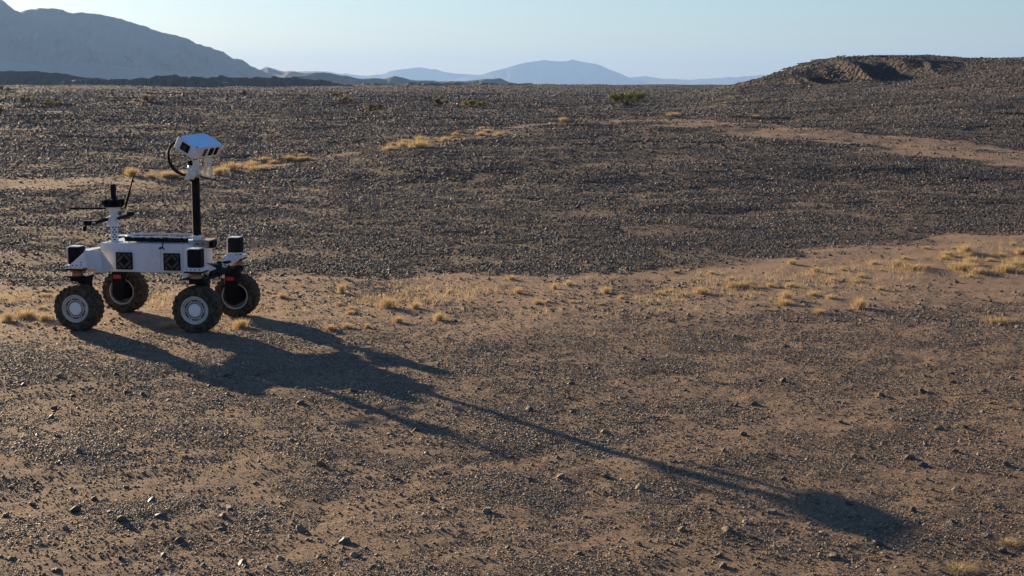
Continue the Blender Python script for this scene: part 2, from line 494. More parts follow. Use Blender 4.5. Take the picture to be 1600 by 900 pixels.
ridge('mountain_range', [(-700, 60), (-500, 20), (-300, 10), (-150, -8), (-60, -14), (0, -4), (14, -2), (22, 3), (35, 14), (45, 18), (60, 15), (85, 12), (110, 16), (125, 20.5), (160, 21), (180, 24), (215, 34), (245, 45), (275, 54),
      (290, 57), (300, 58), (315, 68), (340, 77), (355, 80), (370, 91), (383, 92.5), (395, 101), (410, 108), (425, 106), (440, 109), (470, 112), (500, 117), (540, 121), (600, 128)],
      2700, 380, M_MTN, 0.34, 3, rough=1.5, rows=44)
ridge('foothill', [(-300, 96), (-100, 94), (0, 98), (25, 96), (60, 101), (100, 103), (130, 98), (180, 101), (230, 108), (300, 114), (380, 119), (450, 124), (520, 130)], 2350, 150, M_MTNF, 0.10, 7, rough=1.0, n=300, rows=18)
ridge('foothill', [(420, 126), (460, 119), (500, 113.5), (520, 114.5), (545, 119), (562, 123.5), (585, 121.5), (600, 123), (618, 119.5), (632, 121.5), (650, 125.5), (720, 127), (760, 123), (780, 122.5), (796, 128), (830, 133)],
      1700, 80, M_MTN, 0.14, 21, rough=0.7, n=260, rows=18)
ridge('far_mountain', [(380, 126), (420, 104), (450, 112), (500, 111), (540, 115), (575, 119), (600, 116), (615, 111), (630, 108), (660, 105.5), (680, 108), (700, 114), (725, 116), (750, 117), (800, 122), (870, 128)], 10600, 420, M_MTN, 0.15, 33, rough=0.7)
ridge('far_mountain', [(690, 128), (740, 119), (765, 113), (790, 106), (820, 98), (850, 94), (858, 95.5), (872, 96), (895, 94), (915, 97.5), (935, 101), (950, 108), (965, 114), (985, 122), (1010, 126), (1060, 129)],
      9600, 400, M_MTN, 0.15, 45, rough=0.6)
ridge('far_mountain', [(940, 127), (980, 121), (1005, 119), (1030, 122), (1060, 124), (1100, 123), (1150, 120), (1200, 116.5), (1240, 118), (1300, 112), (1500, 106), (1800, 110), (2100, 125)], 10200, 400, M_MTN, 0.15, 57, rough=0.7)

# low dark hills out on the plain
for prof, D, w, sd in (
        ([(-400, 113), (-250, 110), (-100, 111), (0, 109.5), (40, 110.5), (90, 112.5), (112, 115.5), (132, 119), (150, 121), (190, 124), (230, 128)], 520, 17, 61),
        ([(90, 129), (130, 125), (170, 123), (215, 124), (236, 121), (252, 118), (275, 116.8), (288, 119), (297, 117.6), (310, 118.6), (325, 122), (340, 126), (365, 131)], 430, 13, 63),
        ([(300, 130), (322, 123.5), (338, 120), (352, 118.8), (372, 120.8), (395, 121), (430, 119.3), (470, 121), (500, 123.5), (516, 126.5), (535, 130), (560, 134)], 455, 13, 65),
        ([(540, 136), (580, 132.5), (640, 131.3), (680, 130), (740, 131), (800, 130.3), (860, 132.2), (930, 132.8), (1000, 134.3), (1060, 136), (1110, 140)], 560, 14, 67),
        ([(520, 136), (560, 131.5), (600, 129.5), (640, 130), (700, 129), (760, 130.5), (800, 133)], 700, 14, 69)):
    ridge('low_hill', prof, D, w, M_LOW, 0.30, sd, base=-1.5, n=340, rows=22, rough=1.5)

# ------------------------------------------------------------------ stones
def stone_mesh(name, seed, sub=2):
    r = random.Random(seed)
    bm = bmesh.new()
    bmesh.ops.create_icosphere(bm, subdivisions=sub, radius=1.0)
    planes = []
    for k in range(11):
        v = Vector((r.gauss(0, 1), r.gauss(0, 1), r.gauss(0, 1))).normalized()
        planes.append((v, r.uniform(0.42, 0.84)))
    sx, sy, sz = r.uniform(0.85, 1.25), r.uniform(0.7, 1.0), r.uniform(0.5, 0.8)
    for v in bm.verts:
        c = v.co.copy()
        for n, d in planes:
            e = c.dot(n) - d
            if e > 0:
                c -= n * e * 0.9
        c *= 1 + r.uniform(-0.03, 0.03)
        v.co = Vector((c.x * sx, c.y * sy, c.z * sz))
    me = bpy.data.meshes.new(name)
    bm.to_mesh(me); bm.free()
    return me

STONES = [stone_mesh('stone', 100 + k) for k in range(8)]
for k, s in enumerate(STONES):
    s.materials.append(M_STONE)
STONES_PALE = [s.copy() for s in STONES[:4]]
STONES_DARK = [s.copy() for s in STONES[4:]]
for s in STONES_PALE: s.materials[0] = M_PALE
for s in STONES_DARK: s.materials[0] = M_DARK

def put_stone(x, y, r, me, label, group=None, sink=0.38):
    o = bpy.data.objects.new('stone', me)
    COL.objects.link(o)
    o.scale = (r, r * random.uniform(0.85, 1.1), r * random.uniform(0.85, 1.1))
    o.rotation_euler = (random.uniform(-0.35, 0.35), random.uniform(-0.35, 0.35), random.uniform(0, 6.28))
    o.location = (x, y, gz(x, y) + r * (0.6 - sink))
    tag(o, label, 'stone', group)
    return o

# stones one can point to in the photograph: pixel, width in pixels, kind, label
NAMED = [
    (872, 437, 11, 'p', 'bright white stone at the lower edge of the dark gravel slope behind the grass'),
    (530, 743, 16, 'p', 'pale rounded stone on bare sand below the rover body shadow'),
    (1061, 806, 13, 'p', 'pale stone just below the long thin mast shadow'),
    (1164, 817, 20, 'p', 'buff stone with a dark shadow beside the camera head shadow'),
    (379, 882, 24, 'd', 'dark grey stone at the very bottom edge under the rover side'),
    (437, 873, 20, 'p', 'light stone at the very bottom edge beside a dark grey stone'),
    (147, 781, 17, 'n', 'brown stone alone on the sand well below the rear wheel shadow'),
    (398, 756, 15, 'd', 'blackish stone on sand under the rover body shadow'),
    (197, 763, 14, 'd', 'dark stone on sand below the rear wheel, beside small pebbles'),
    (1491, 767, 18, 'p', 'pale stone on sand beyond the tip of the head shadow'),
    (1457, 767, 13, 'd', 'black stone next to the pale one beyond the tip of the head shadow'),
    (1187, 596, 15, 'd', 'black angular stone in a pebble patch far from the rover'),
    (1529, 711, 12, 'p', 'whitish stone among dark pebbles at the edge of a stony patch'),
    (1150, 635, 14, 'd', 'flat dark stone beside a long row of pebbles on sand'),
    (1590, 512, 17, 'p', 'rounded buff stone at the lower edge of the dry grass band'),
    (920, 577, 14, 'd', 'dark pointed stone standing alone above the thin mast shadow'),
    (497, 673, 12, 'n', 'brown stone lying in the pebbles just below the rover body shadow'),
    (690, 828, 14, 'p', 'light grey stone in the middle of the stony patch at the bottom'),
    (1005, 650, 12, 'p', 'pale stone touching the upper side of the mast shadow'),
    (1150, 155, 14, 'd', 'dark boulder at the foot of the gullied hill'),
    (1433, 206, 8, 'p', 'white stone on the gravel slope above the sandy track'),
    (1398, 191, 8, 'p', 'pale stone high on the gravel slope under the hill'),
    (57, 768, 14, 'n', 'brown stone near the sand edge below the rear wheel shadow tip'),
]
taken = []
for px, py, wpx, kd, lab in NAMED:
    p = hit(px, py)
    r = wpx / (3.0 if kd == 'p' else 2.5) * p.y / FPX
    me = random.choice({'p': STONES_PALE, 'd': STONES_DARK, 'n': STONES}[kd])
    put_stone(p.x, p.y, r, me, lab)
    taken.append((p.x, p.y))
n_named = len(NAMED)
SH_A, SH_B = hit(700, 590), hit(1400, 815)
def stone_words(kind, x, y):
    look = {'d': 'dark', 'p': 'pale', 'n': 'brown'}[kind]
    if y > 12.6:
        return look + ' stone of the loose scatter beside the dry grass in the wash', look + ' loose stones in the grassy wash'
    side = (SH_B.x - SH_A.x) * (y - SH_A.y) - (SH_B.y - SH_A.y) * (x - SH_A.x)
    if side > 0:
        return look + ' stone of the loose scatter between the long mast shadow and the wash', look + ' loose stones beyond the mast shadow'
    return look + ' stone of the loose scatter on the near side of the long mast shadow', look + ' loose stones short of the mast shadow'
cand = 0
while cand < 300 - n_named:
    y = math.sqrt(random.uniform(6.4 ** 2, 15.6 ** 2)) if random.random() < 0.35 else random.uniform(6.5, 11.5)
    x = random.uniform(-0.38, 0.38) * y
    if random.random() > float(gravel_map(np.array([x]), np.array([y]))[0]) * 1.6:
        continue
    if any((x - a) ** 2 + (y - b) ** 2 < 0.02 for a, b in taken):
        continue
    if -4.7 < x < -2.2 and 12.6 < y < 15.1:
        continue
    taken.append((x, y))
    r = min(0.014 + 0.011 * random.expovariate(1.0), 0.036)
    q = random.random()
    kd = 'd' if q < 0.2 else 'p' if q > 0.965 else 'n'
    if kd == 'p':
        r = min(r, 0.017)
    put_stone(x, y, r, random.choice({'p': STONES_PALE, 'd': STONES_DARK, 'n': STONES}[kd]), *stone_words(kd, x, y))
    cand += 1

# the uncountable rest: gravel scattered over the ground
def gravel():
    P = []
    HALF = 0.43
    bands = [(5.6, 8), (8, 11), (11, 14), (14, 17), (17, 21), (21, 26), (26, 33), (33, 42), (42, 54), (54, 70), (70, 90), (90, 115), (115, 150), (150, 200), (200, 270), (270, 370), (370, 520)]
    for a, b in bands:
        HALF = 0.62 if b <= 17 else 0.47
        mid = 0.5 * (a + b)
        rmin = max(0.0042, mid * (0.00046 if b <= 21 else 0.00036 if b <= 54 else 0.00034))
        rmax = 0.016 if b <= 14 else min(4.5 * rmin, 0.26)
        area = HALF * (b * b - a * a)
        al = 2.5
        u = RNG.random(4000)
        rs = rmin * (1 - u * (1 - (rmin / rmax) ** al)) ** (-1 / al)
        cov = 0.36 if b <= 17 else 0.24 if b <= 54 else 0.20 if b <= 115 else 0.18 if b <= 200 else 0.15 if b <= 280 else 0.09
        n = int(cov * area / (math.pi * (rs ** 2).mean()))
        rho = np.sqrt(RNG.uniform(a * a, b * b, n)); t = RNG.uniform(-HALF, HALF, n)
        x = rho * np.sin(t); y = rho * np.cos(t)
        g = gravel_map(x, y)
        clump = 0.5 + 0.7 * sstep(-0.5, 0.6, fbm(x / 0.5, y / 0.5, 61, 3)) 
        keep = RNG.random(n) < np.clip(np.where(rho < 17, 0.22 + 0.95 * g, g) * clump, 0, 1)
        x, y, g = x[keep], y[keep], g[keep]
        u = RNG.random(len(x))
        r = rmin * (1 - u * (1 - (rmin / rmax) ** al)) ** (-1 / al)
        tone = np.clip(RNG.beta(1.7, 1.7, len(x)) ** np.where(y < 17, 0.42, 1.7) * (1.02 - 0.12 * g) + 0.05 * fbm(x / 1.5, y / 1.5, 71, 2) + 0.13 * sstep(17, 25, y) * fbm(x / 8, y / 5, 75, 3), 0, 0.93)
        pale = RNG.random(len(x)) < np.where(y < 60, 0.018, 0.007)
        tone[pale] = RNG.uniform(0.93, 1.0, pale.sum())
        P.append(np.stack([x, y, ground_z(x, y) + r * 0.25, r, tone], 1))
    P = np.concatenate(P)
    n = len(P)
    rot = np.stack([RNG.uniform(-0.5, 0.5, n), RNG.uniform(-0.5, 0.5, n), RNG.uniform(0, 6.283, n)], 1)
    srcs = []
    for k in range(8):
        m2 = stone_mesh('gravel_stone', 300 + k, 1 if k % 2 else 2)
        m2.materials.append(M_GRAVEL)
        srcs.append(m2)
    scatter('gravel', P[:, :3], P[:, 3], rot, P[:, 4], srcs, 'dark and brown gravel stones strewn over the whole desert floor')

def scatter(name, co, size, rot, tone, srcs, label):
    n = len(co)
    print(name, n)
    me = bpy.data.meshes.new(name)
    me.vertices.add(n)
    me.vertices.foreach_set('co', np.asarray(co, np.float32).ravel())
    fattr(me, 'size', size); fattr(me, 'tone', tone)
    a = me.attributes.new('turn', 'FLOAT_VECTOR', 'POINT'); a.data.foreach_set('vector', np.asarray(rot, np.float32).ravel())
    o = link(name, me)
    tag(o, label, None, None, 'stuff')
    ng = bpy.data.node_groups.new(name + '_scatter', 'GeometryNodeTree')
    ng.interface.new_socket('Geometry', in_out='INPUT', socket_type='NodeSocketGeometry')
    ng.interface.new_socket('Geometry', in_out='OUTPUT', socket_type='NodeSocketGeometry')
    gi = ng.nodes.new('NodeGroupInput'); go = ng.nodes.new('NodeGroupOutput')
    join = ng.nodes.new('GeometryNodeJoinGeometry')
    for m2 in srcs:
        so = bpy.data.objects.new(m2.name, m2)      # not linked to the scene: only a shape to repeat
        oi = ng.nodes.new('GeometryNodeObjectInfo'); oi.inputs['Object'].default_value = so
        gti = ng.nodes.new('GeometryNodeGeometryToInstance')
        ng.links.new(oi.outputs['Geometry'], gti.inputs[0]); ng.links.new(gti.outputs[0], join.inputs[0])
    iop = ng.nodes.new('GeometryNodeInstanceOnPoints')
    iop.inputs['Pick Instance'].default_value = True
    ng.links.new(gi.outputs[0], iop.inputs['Points']); ng.links.new(join.outputs[0], iop.inputs['Instance'])
    def named(nm, t):
        na = ng.nodes.new('GeometryNodeInputNamedAttribute'); na.data_type = t; na.inputs['Name'].default_value = nm
        return na.outputs['Attribute']
    ng.links.new(named('size', 'FLOAT'), iop.inputs['Scale'])
    e2r = ng.nodes.new('FunctionNodeEulerToRotation'); ng.links.new(named('turn', 'FLOAT_VECTOR'), e2r.inputs[0])
    ng.links.new(e2r.outputs[0], iop.inputs['Rotation'])
    ng.links.new(iop.outputs[0], go.inputs[0])
    md = o.modifiers.new('scatter', 'NODES'); md.node_group = ng

# finer gravel: small beds of grit, laid over the ground and turned every way
def grit_bed(name, seed, n, tone_lo, tone_hi, sandy):
    r = np.random.default_rng(seed)
    base = []
    for k in range(6):
        bm = bmesh.new(); bmesh.ops.create_icosphere(bm, subdivisions=1, radius=1.0)
        v = np.array([x.co[:] for x in bm.verts]); f = np.array([[q.index for q in p.verts] for p in bm.faces]); bm.free()
        for q in range(6):
            d = r.normal(size=3); d /= np.linalg.norm(d); e = np.maximum(v @ d - r.uniform(.45, .85), 0)
            v = v - e[:, None] * d
        v = v * [r.uniform(.85, 1.25), r.uniform(.7, 1), r.uniform(.5, .85)]
        base.append((v, f))
    # coarse 20-face variants
    light = []
    for k in range(6):
        t = (1 + 5 ** .5) / 2
        v = np.array([(-1, t, 0), (1, t, 0), (-1, -t, 0), (1, -t, 0), (0, -1, t), (0, 1, t), (0, -1, -t), (0, 1, -t), (t, 0, -1), (t, 0, 1), (-t, 0, -1), (-t, 0, 1)]) / 1.9
        f = np.array([(0, 11, 5), (0, 5, 1), (0, 1, 7), (0, 7, 10), (0, 10, 11), (1, 5, 9), (5, 11, 4), (11, 10, 2), (10, 7, 6), (7, 1, 8), (3, 9, 4), (3, 4, 2), (3, 2, 6), (3, 6, 8), (3, 8, 9), (4, 9, 5), (2, 4, 11), (6, 2, 10), (8, 6, 7), (9, 8, 1)])
        light.append((v * [r.uniform(.85, 1.3), r.uniform(.65, 1), r.uniform(.45, .8)] * r.uniform(.8, 1.2, (12, 1)), f))
    V_, F_, T_ = [], [], []
    off = 0
    for k in range(n):
        v, f = light[r.integers(6)]
        size = (0.0052 if sandy else 0.0062) * min((1 - r.random() * 0.985) ** (-1 / 2.6), 3.4)
        a = r.uniform(0, 6.283); ca, sa = math.cos(a), math.sin(a)
        tx, ty = r.normal(0, .25), r.normal(0, .25)
        q = v @ np.array([[ca, sa, tx], [-sa, ca, ty], [0, 0, 0.58 if sandy else 0.9]])
        d = 0.5 * r.random() ** 0.55; b = r.uniform(0, 6.283)
        V_.append(q * size + [d * math.cos(b), d * math.sin(b), size * 0.15]); F_.append(f + off); off += len(v)
        t = np.clip(tone_lo + (tone_hi - tone_lo) * r.beta(1.5, 1.7), 0, 1)
        if r.random() < 0.02: t = r.uniform(.92, 1)
        T_.append(np.full(len(v), t))
    me = mesh_np(name, np.concatenate(V_), np.concatenate(F_))
    fattr(me, 'tone', np.concatenate(T_))
    me.materials.append(M_GRIT)
    return me

def grit():
    def lay(name, bands, srcs, label):
        P, S, T = [], [], []
        for a, b, sc, per in bands:
            half = 0.75 if b <= 17 else 0.52
            area = half * (b * b - a * a)
            n = int(area / (sc * sc * 0.78) * per)
            rho = np.sqrt(RNG.uniform(a * a, b * b, n)); t = RNG.uniform(-half, half, n)
            x = rho * np.sin(t); y = rho * np.cos(t)
            g = gravel_map(x, y)
            lo, hi = (0.0, 0.35) if y.max() < 17 else (0.25, 0.75)
            k = (RNG.random(n) < np.clip((g - lo) / (hi - lo), 0.0, 1)) if y.max() > 17 else RNG.random(n) < np.interp(g, [0.12, 0.32], [0.12, 0.92])
            x, y = x[k], y[k]
            e = sc * 0.35
            z = ground_z(x, y)
            nx = -(ground_z(x + e, y) - ground_z(x - e, y)) / (2 * e); ny = -(ground_z(x, y + e) - ground_z(x, y - e)) / (2 * e)
            gam = RNG.uniform(0, 6.283, len(x)); c, s_ = np.cos(gam), np.sin(gam)
            ok = np.hypot(nx, ny) < 0.30
            x, y, z, nx, ny, gam, c, s_ = (q[ok] for q in (x, y, z, nx, ny, gam, c, s_))
            px_, py_ = c * nx + s_ * ny, -s_ * nx + c * ny
            P.append(np.stack([x, y, z], 1)); S.append(np.full(len(x), sc) * RNG.uniform(.85, 1.2, len(x)))
            T.append(np.stack([np.arctan(-py_), np.arctan(px_), gam], 1))
        P = np.concatenate(P); S = np.concatenate(S)
        scatter(name, P, S, np.concatenate(T), S, srcs, label)
    lay('fine_grit', [(5.6, 9, 0.45, 1.9), (9, 13, 0.6, 1.9), (13, 17, 0.75, 1.7)], [grit_bed('grit_bed', 700 + k, 760, 0.68, 0.99, True) for k in range(5)],
        'fine brown grit covering the open sand before the rover')
    lay('fine_gravel', [(16.2, 22, 0.8, 2.1), (22, 30, 1.1, 2.1), (30, 42, 1.5, 2.1), (42, 60, 2.1, 2.0), (60, 90, 3.0, 1.9), (90, 130, 4.2, 1.8), (130, 190, 5.8, 1.6)], [grit_bed('gravel_bed', 720 + k, 650, 0.0, 0.80, False) for k in range(4)],
        'fine dark gravel of the stony ground beyond the wash')

gravel()
grit()

# ------------------------------------------------------------------ dry grass
def tuft_mesh(name, seed, n, h, spread, lean=0.5, w=0.0028):
    r = np.random.default_rng(seed)
    vs, fs = [], []
    for k in range(n):
        a = r.uniform(0, 6.283); d = spread * 0.5 * math.sqrt(r.random()) * r.random()
        bx, by = d * math.cos(a), d * math.sin(a)
        a2 = a + r.normal(0, 0.9); L = h * r.uniform(0.45, 1.05); ln = abs(r.normal(0.35, 0.3)) * lean * 2
        dx, dy = math.cos(a2) * ln, math.sin(a2) * ln
        sx, sy = -math.sin(a2 + r.normal(0, .6)) * w, math.cos(a2 + r.normal(0, .6)) * w
        i0 = len(vs)
        mx, my, mz = bx + dx * L * 0.4, by + dy * L * 0.4, L * 0.62
        ex, ey, ez = bx + dx * L * 1.05, by + dy * L * 1.05, L * (1.0 - 0.25 * min(ln, 1.5))
        vs += [(bx - sx, by - sy, -0.02), (bx + sx, by + sy, -0.02), (mx - sx * .8, my - sy * .8, mz), (mx + sx * .8, my + sy * .8, mz), (ex, ey, ez), (ex, ey, ez)]
        fs += [(i0, i0 + 1, i0 + 3, i0 + 2), (i0 + 2, i0 + 3, i0 + 5, i0 + 4)]
    return mesh_np(name, vs, fs)
TUFT = [tuft_mesh('grass_tuft', 500 + k, 420, 1.0, 1.25, 0.72, 0.0085) for k in range(4)]     # unit tufts: scaled to size
for t in TUFT: t.materials.append(M_STRAW)

def put_tuft(x, y, w, h, label, group=None):
    o = bpy.data.objects.new('grass_tuft', random.choice(TUFT))
    COL.objects.link(o)
    o.location = (x, y, gz(x, y)); o.rotation_euler = (0, 0, random.uniform(0, 6.28))
    o.scale = (w * 0.80, w * 0.80, h * 0.98)
    tag(o, label, 'grass', group)
    return o

TUFTS = [   # pixel of the foot, width, height in pixels, label
    (604, 481, 36, 23, 'largest straw tuft, with a round bushy head, beside the front wheel shadows in the wash'),
    (649, 482, 20, 15, 'middling straw tuft next to the largest round one in the wash'),
    (534, 458, 18, 20, 'upright straw tuft touching the lower edge of the dark gravel slope'),
    (547, 491, 18, 9, 'low straw tuft on bare sand short of the largest tuft'),
    (516, 515, 22, 10, 'low straw tuft right beside the shadow of the far front wheel'),
    (542, 513, 20, 11, 'straw tuft second from the far front wheel shadow, with a dark foot'),
    (574, 512, 11, 9, 'tiny straw tuft third from the far front wheel shadow'),
    (622, 503, 24, 12, 'broad low straw tuft just below the largest one'),
    (686, 500, 22, 16, 'spiky straw tuft with dark foot beyond the largest one'),
    (702, 461, 10, 12, 'thin straw sprig at the gravel edge above the wash'),
    (947, 458, 18, 13, 'straw tuft with a bent top at the edge of the dark gravel, mid wash'),
    (866, 452, 12, 13, 'small straw tuft beside the bright white stone'),
    (377, 512, 34, 18, 'straw tuft growing between the two front wheels and their shadows'),
    (40, 497, 44, 18, 'wide straw tuft behind the rear wheels'),
    (12, 502, 26, 20, 'straw tuft farthest behind the rear wheels'),
    (70, 500, 28, 14, 'low straw tuft touching the shade behind the rear wheel'),
    (265, 512, 38, 12, 'low straw tuft under the rover between its near wheels'),
    (1344, 482, 28, 22, 'round straw tuft standing alone near the end of the wash'),
    (1228, 468, 24, 18, 'straw tuft in the middle group of the wash, tallest there'),
    (1226, 476, 34, 12, 'broad flattened straw tuft in the middle group of the wash'),
    (1280, 490, 26, 10, 'low dark-footed straw tuft in the middle group of the wash'),
    (1297, 467, 22, 9, 'small straw tuft alone between the middle group and the round tuft'),
    (1096, 459, 30, 14, 'straw tuft of the loose row at mid wash, by the gravel edge'),
    (1150, 447, 44, 10, 'flat wide straw tuft by the gravel edge at mid wash'),
    (1500, 422, 44, 18, 'large golden tuft in the thick grass band by the upper wash'),
    (1425, 420, 50, 12, 'flat golden tuft leading the thick grass band by the upper wash'),
    (1570, 424, 46, 16, 'golden tuft with a deep dark foot in the thick grass band'),
    (1585, 412, 40, 14, 'golden tuft at the far end of the thick grass band'),
    (1560, 503, 60, 10, 'flat golden tuft below the wash near the rounded buff stone'),
    (655, 231, 40, 16, 'largest golden tuft of the grass line along the track behind the mast'),
    (608, 236, 30, 11, 'golden tuft beside the largest in the line along the far track'),
    (362, 266, 34, 17, 'golden tuft just beyond the white camera head'),
    (396, 262, 20, 13, 'second golden tuft beyond the white camera head'),
    (468, 252, 26, 9, 'lone golden tuft midway along the grass line of the far track'),
    (235, 277, 22, 8, 'faint golden tuft on the sandy track behind the camera cable'),
    (262, 274, 26, 9, 'pale golden tuft on the sandy track nearest the camera cable'),
    (1052, 181, 22, 8, 'golden tuft on the sandy track below the green bush'),
    (880, 190, 16, 9, 'golden tuft at the crest where the two tracks meet'),
    (1180, 184, 18, 6, 'small golden tuft at the far edge of the upper track'),
    (1500, 890, 60, 9, 'sprawling straw tuft at the very bottom by the stony patch'),
    (1575, 850, 44, 10, 'pale straw tuft low down beyond the tip of the head shadow'),
]
for px, py, wp, hp, lab in TUFTS:
    p = hit(px, py)
    s = p.y / FPX
    put_tuft(p.x, p.y, wp * s, hp * s, lab)

def along(P, k):
    i = min(int(k), len(P) - 2)
    return P[i] + (P[i + 1] - P[i]) * (k - i)
n_t = 0
for line, k0, k1, cnt, sd, size, lab, grp in (
        (WASH, 0.6, 8.9, 95, 0.7, (0.05, 0.15), 'small dry straw tuft of the many dotted along the sandy wash', 'small straw tufts in the wash'),
        (WASH, 7.3, 9.0, 42, 0.45, (0.10, 0.26), 'golden clump in the thick grass band of the upper wash', 'clumps of the thick grass band'),
        (TRACK_A, 3.2, 8.2, 46, 0.4, (0.16, 0.42), 'small golden tuft in the grass line along the far sandy track', 'tufts along the far track')):
    for q in range(cnt):
        c = along(line, random.gauss(*random.choice(((4.3, .2), (6.15, .22), (6.3, .15), (7.0, .35), (5.05, .06), (3.3, .1)))) if line is TRACK_A else random.uniform(k0, k1))
        x, y = c[0] + random.gauss(0, 0.5), c[1] + random.gauss(0, sd)
        if -4.45 < x < -2.35 and 12.9 < y < 14.9:
            continue
        w = random.uniform(*size)
        if grp.startswith('small'):
            lab, grp2 = (('small dry straw tuft of the scatter around and behind the rover wheels', 'small straw tufts around the rover') if x < -2.0 else
                         ('small dry straw tuft of the scatter at mid wash around the round bushy tuft', 'small straw tufts at mid wash') if x < 0.8 else
                         ('small dry straw tuft of the scatter leading up to the thick grass band', 'small straw tufts of the upper wash'))
        else:
            grp2 = grp
        put_tuft(x, y, w, w * random.uniform(0.28, 0.62), lab, grp2)
# thin straw too sparse and small to count, over the wash
vs, fs = [], []
for q in range(5200):
    kq = random.uniform(0.3, 9.0)
    if kq > 4 and random.random() < 0.55:
        continue
    c = along(WASH, kq)
    x, y = c[0] + random.gauss(0, 0.5), c[1] + random.gauss(0.1, 0.65)
    if fbm(np.array([x / 0.9]), np.array([y / 0.9]), 91, 2)[0] < 0.12:
        continue
    z = gz(x, y) if q % 1 == 0 else 0
    for b in range(5):
        a = random.uniform(0, 6.28); L = random.uniform(0.025, 0.085); ln = random.uniform(0.3, 1.6)
        bx, by = x + random.gauss(0, 0.02), y + random.gauss(0, 0.02)
        sx, sy = -math.sin(a) * 0.0022, math.cos(a) * 0.0022
        i0 = len(vs)
        vs += [(bx - sx, by - sy, z - 0.01), (bx + sx, by + sy, z - 0.01), (bx + math.cos(a) * L * ln, by + math.sin(a) * L * ln, z + L)]
        fs.append((i0, i0 + 1, i0 + 2))
o = link('dry_grass', mesh_np('dry_grass', vs, fs), M_STRAW)
tag(o, 'sparse short straw stubble over the sandy wash', None, None, 'stuff')

# ------------------------------------------------------------------ shrubs
def shrub(px, py, wpx, hpx, mat, label, n=1400, seed=0, group=None):
    p = hit(px, py)
    s = p.y / FPX
    W, H = wpx * s, hpx * s
    root = bpy.data.objects.new('shrub', None)
    COL.objects.link(root)
    root.location = p
    tag(root, label, 'shrub', group)
    r = np.random.default_rng(seed)
    nl = max(7, int(wpx / 4))
    cl = [(r.uniform(-.42, .42) * W, r.uniform(-.3, .3) * W, r.uniform(0.25, 0.85) * H * (1 - 0.5 * abs(q / nl - .5)), r.uniform(.12, .22) * min(W, H * 1.6)) for q in range(nl)]
    vs, fs = [], []
    lw = max(0.016, 1.0 * s) * 0.85
    for k in range(n):
        cx, cy, cz, cr = cl[r.integers(nl)]
        v = r.normal(size=3); v = v / np.linalg.norm(v) * cr * r.random() ** 0.4
        c = np.array([cx, cy, cz]) + v * [1, 1, 0.8]
        if c[2] < 0.02: c[2] = 0.02 + 0.1 * r.random()
        a = r.normal(size=3); a /= np.linalg.norm(a); b = np.cross(a, r.normal(size=3)); b /= np.linalg.norm(b)
        L = lw * r.uniform(0.7, 1.7)
        i0 = len(vs)
        vs += [c - a * L, c + b * L * .45, c + a * L, c - b * L * .45]
        fs.append((i0, i0 + 1, i0 + 2, i0 + 3))
    link('crown', mesh_np('crown', vs, fs), mat, root)
    vs, fs = [], []
    for cx, cy, cz, cr in cl:
        for q in range(3):
            e = np.array([cx, cy, cz]) + r.normal(size=3) * cr * .5
            w = 0.35 * lw
            i0 = len(vs)
            mid = e * [.45, .45, .6]
            for c_ in (np.array([0, 0, -.05]), mid, e):
                vs += [c_ + [-w, 0, 0], c_ + [w * .6, w, 0], c_ + [w * .6, -w, 0]]
            for a_ in (0, 3):
                for b_ in range(3):
                    fs.append((i0 + a_ + b_, i0 + a_ + (b_ + 1) % 3, i0 + a_ + 3 + (b_ + 1) % 3, i0 + a_ + 3 + b_))
    link('stem', mesh_np('stem', vs, fs), M_TWIG, root)
    return root

shrub(980, 165, 62, 26, M_LEAFG, 'largest bright green creosote bush on the plain short of the blue peak', 4200, 1)
shrub(687, 166, 27, 15, M_LEAFG, 'small bright green bush beside a wide olive one on the plain', 1300, 2)
shrub(742, 169, 44, 15, M_LEAFO, 'wide low olive bush next to the small bright green one', 1500, 3)
shrub(578, 175, 44, 14, M_LEAFB, 'wide brownish bush at the crest of the gravel terrace', 1300, 4)
shrub(541, 163, 26, 14, M_LEAFO, 'olive bush just behind the wide brownish one', 1100, 5)
shrub(523, 151, 18, 9, M_LEAFO, 'smallest dark olive bush, farthest behind the brownish ones', 700, 6)
shrub(40, 161, 20, 12, M_LEAFO, 'dark rounded bush on the plain under the big mountain', 800, 7)
shrub(85, 167, 30, 13, M_LEAFO, 'low green-brown bush on the plain beside the dark rounded one', 1100, 8)
shrub(233, 161, 18, 11, M_LEAFB, 'tan dry bush alone on the plain above the camera head', 800, 9)
shrub(0, 181, 14, 16, M_LEAFO, 'bush cut by the edge of the view on the terrace crest', 700, 10)
shrub(378, 149, 14, 8, M_LEAFB, 'small dusky bush under the low dark hills', 500, 11)
shrub(60, 127, 12, 5, M_LEAFO, 'tiny far bush at the foot of the dark mesa', 300, 12)
shrub(5, 142, 20, 8, M_LEAFB, 'far dry bush on the plain below the dark mesa', 500, 13)

# ------------------------------------------------------------------ rover
RC = Vector((-3.40, 13.79, 0.0))
YAW = math.radians(-9.5)
rover = bpy.data.objects.new('rover', None)
COL.objects.link(rover)
rover.location = RC; rover.rotation_euler = (0, 0, YAW)
tag(rover, 'white four-wheeled rover with tall black camera mast standing on the sandy wash', 'rover')
RM = Matrix.Translation(RC) @ Matrix.Rotation(YAW, 4, 'Z')
RI = RM.inverted()
def L(px, py, depth):
    return RI @ at(px, py, depth)

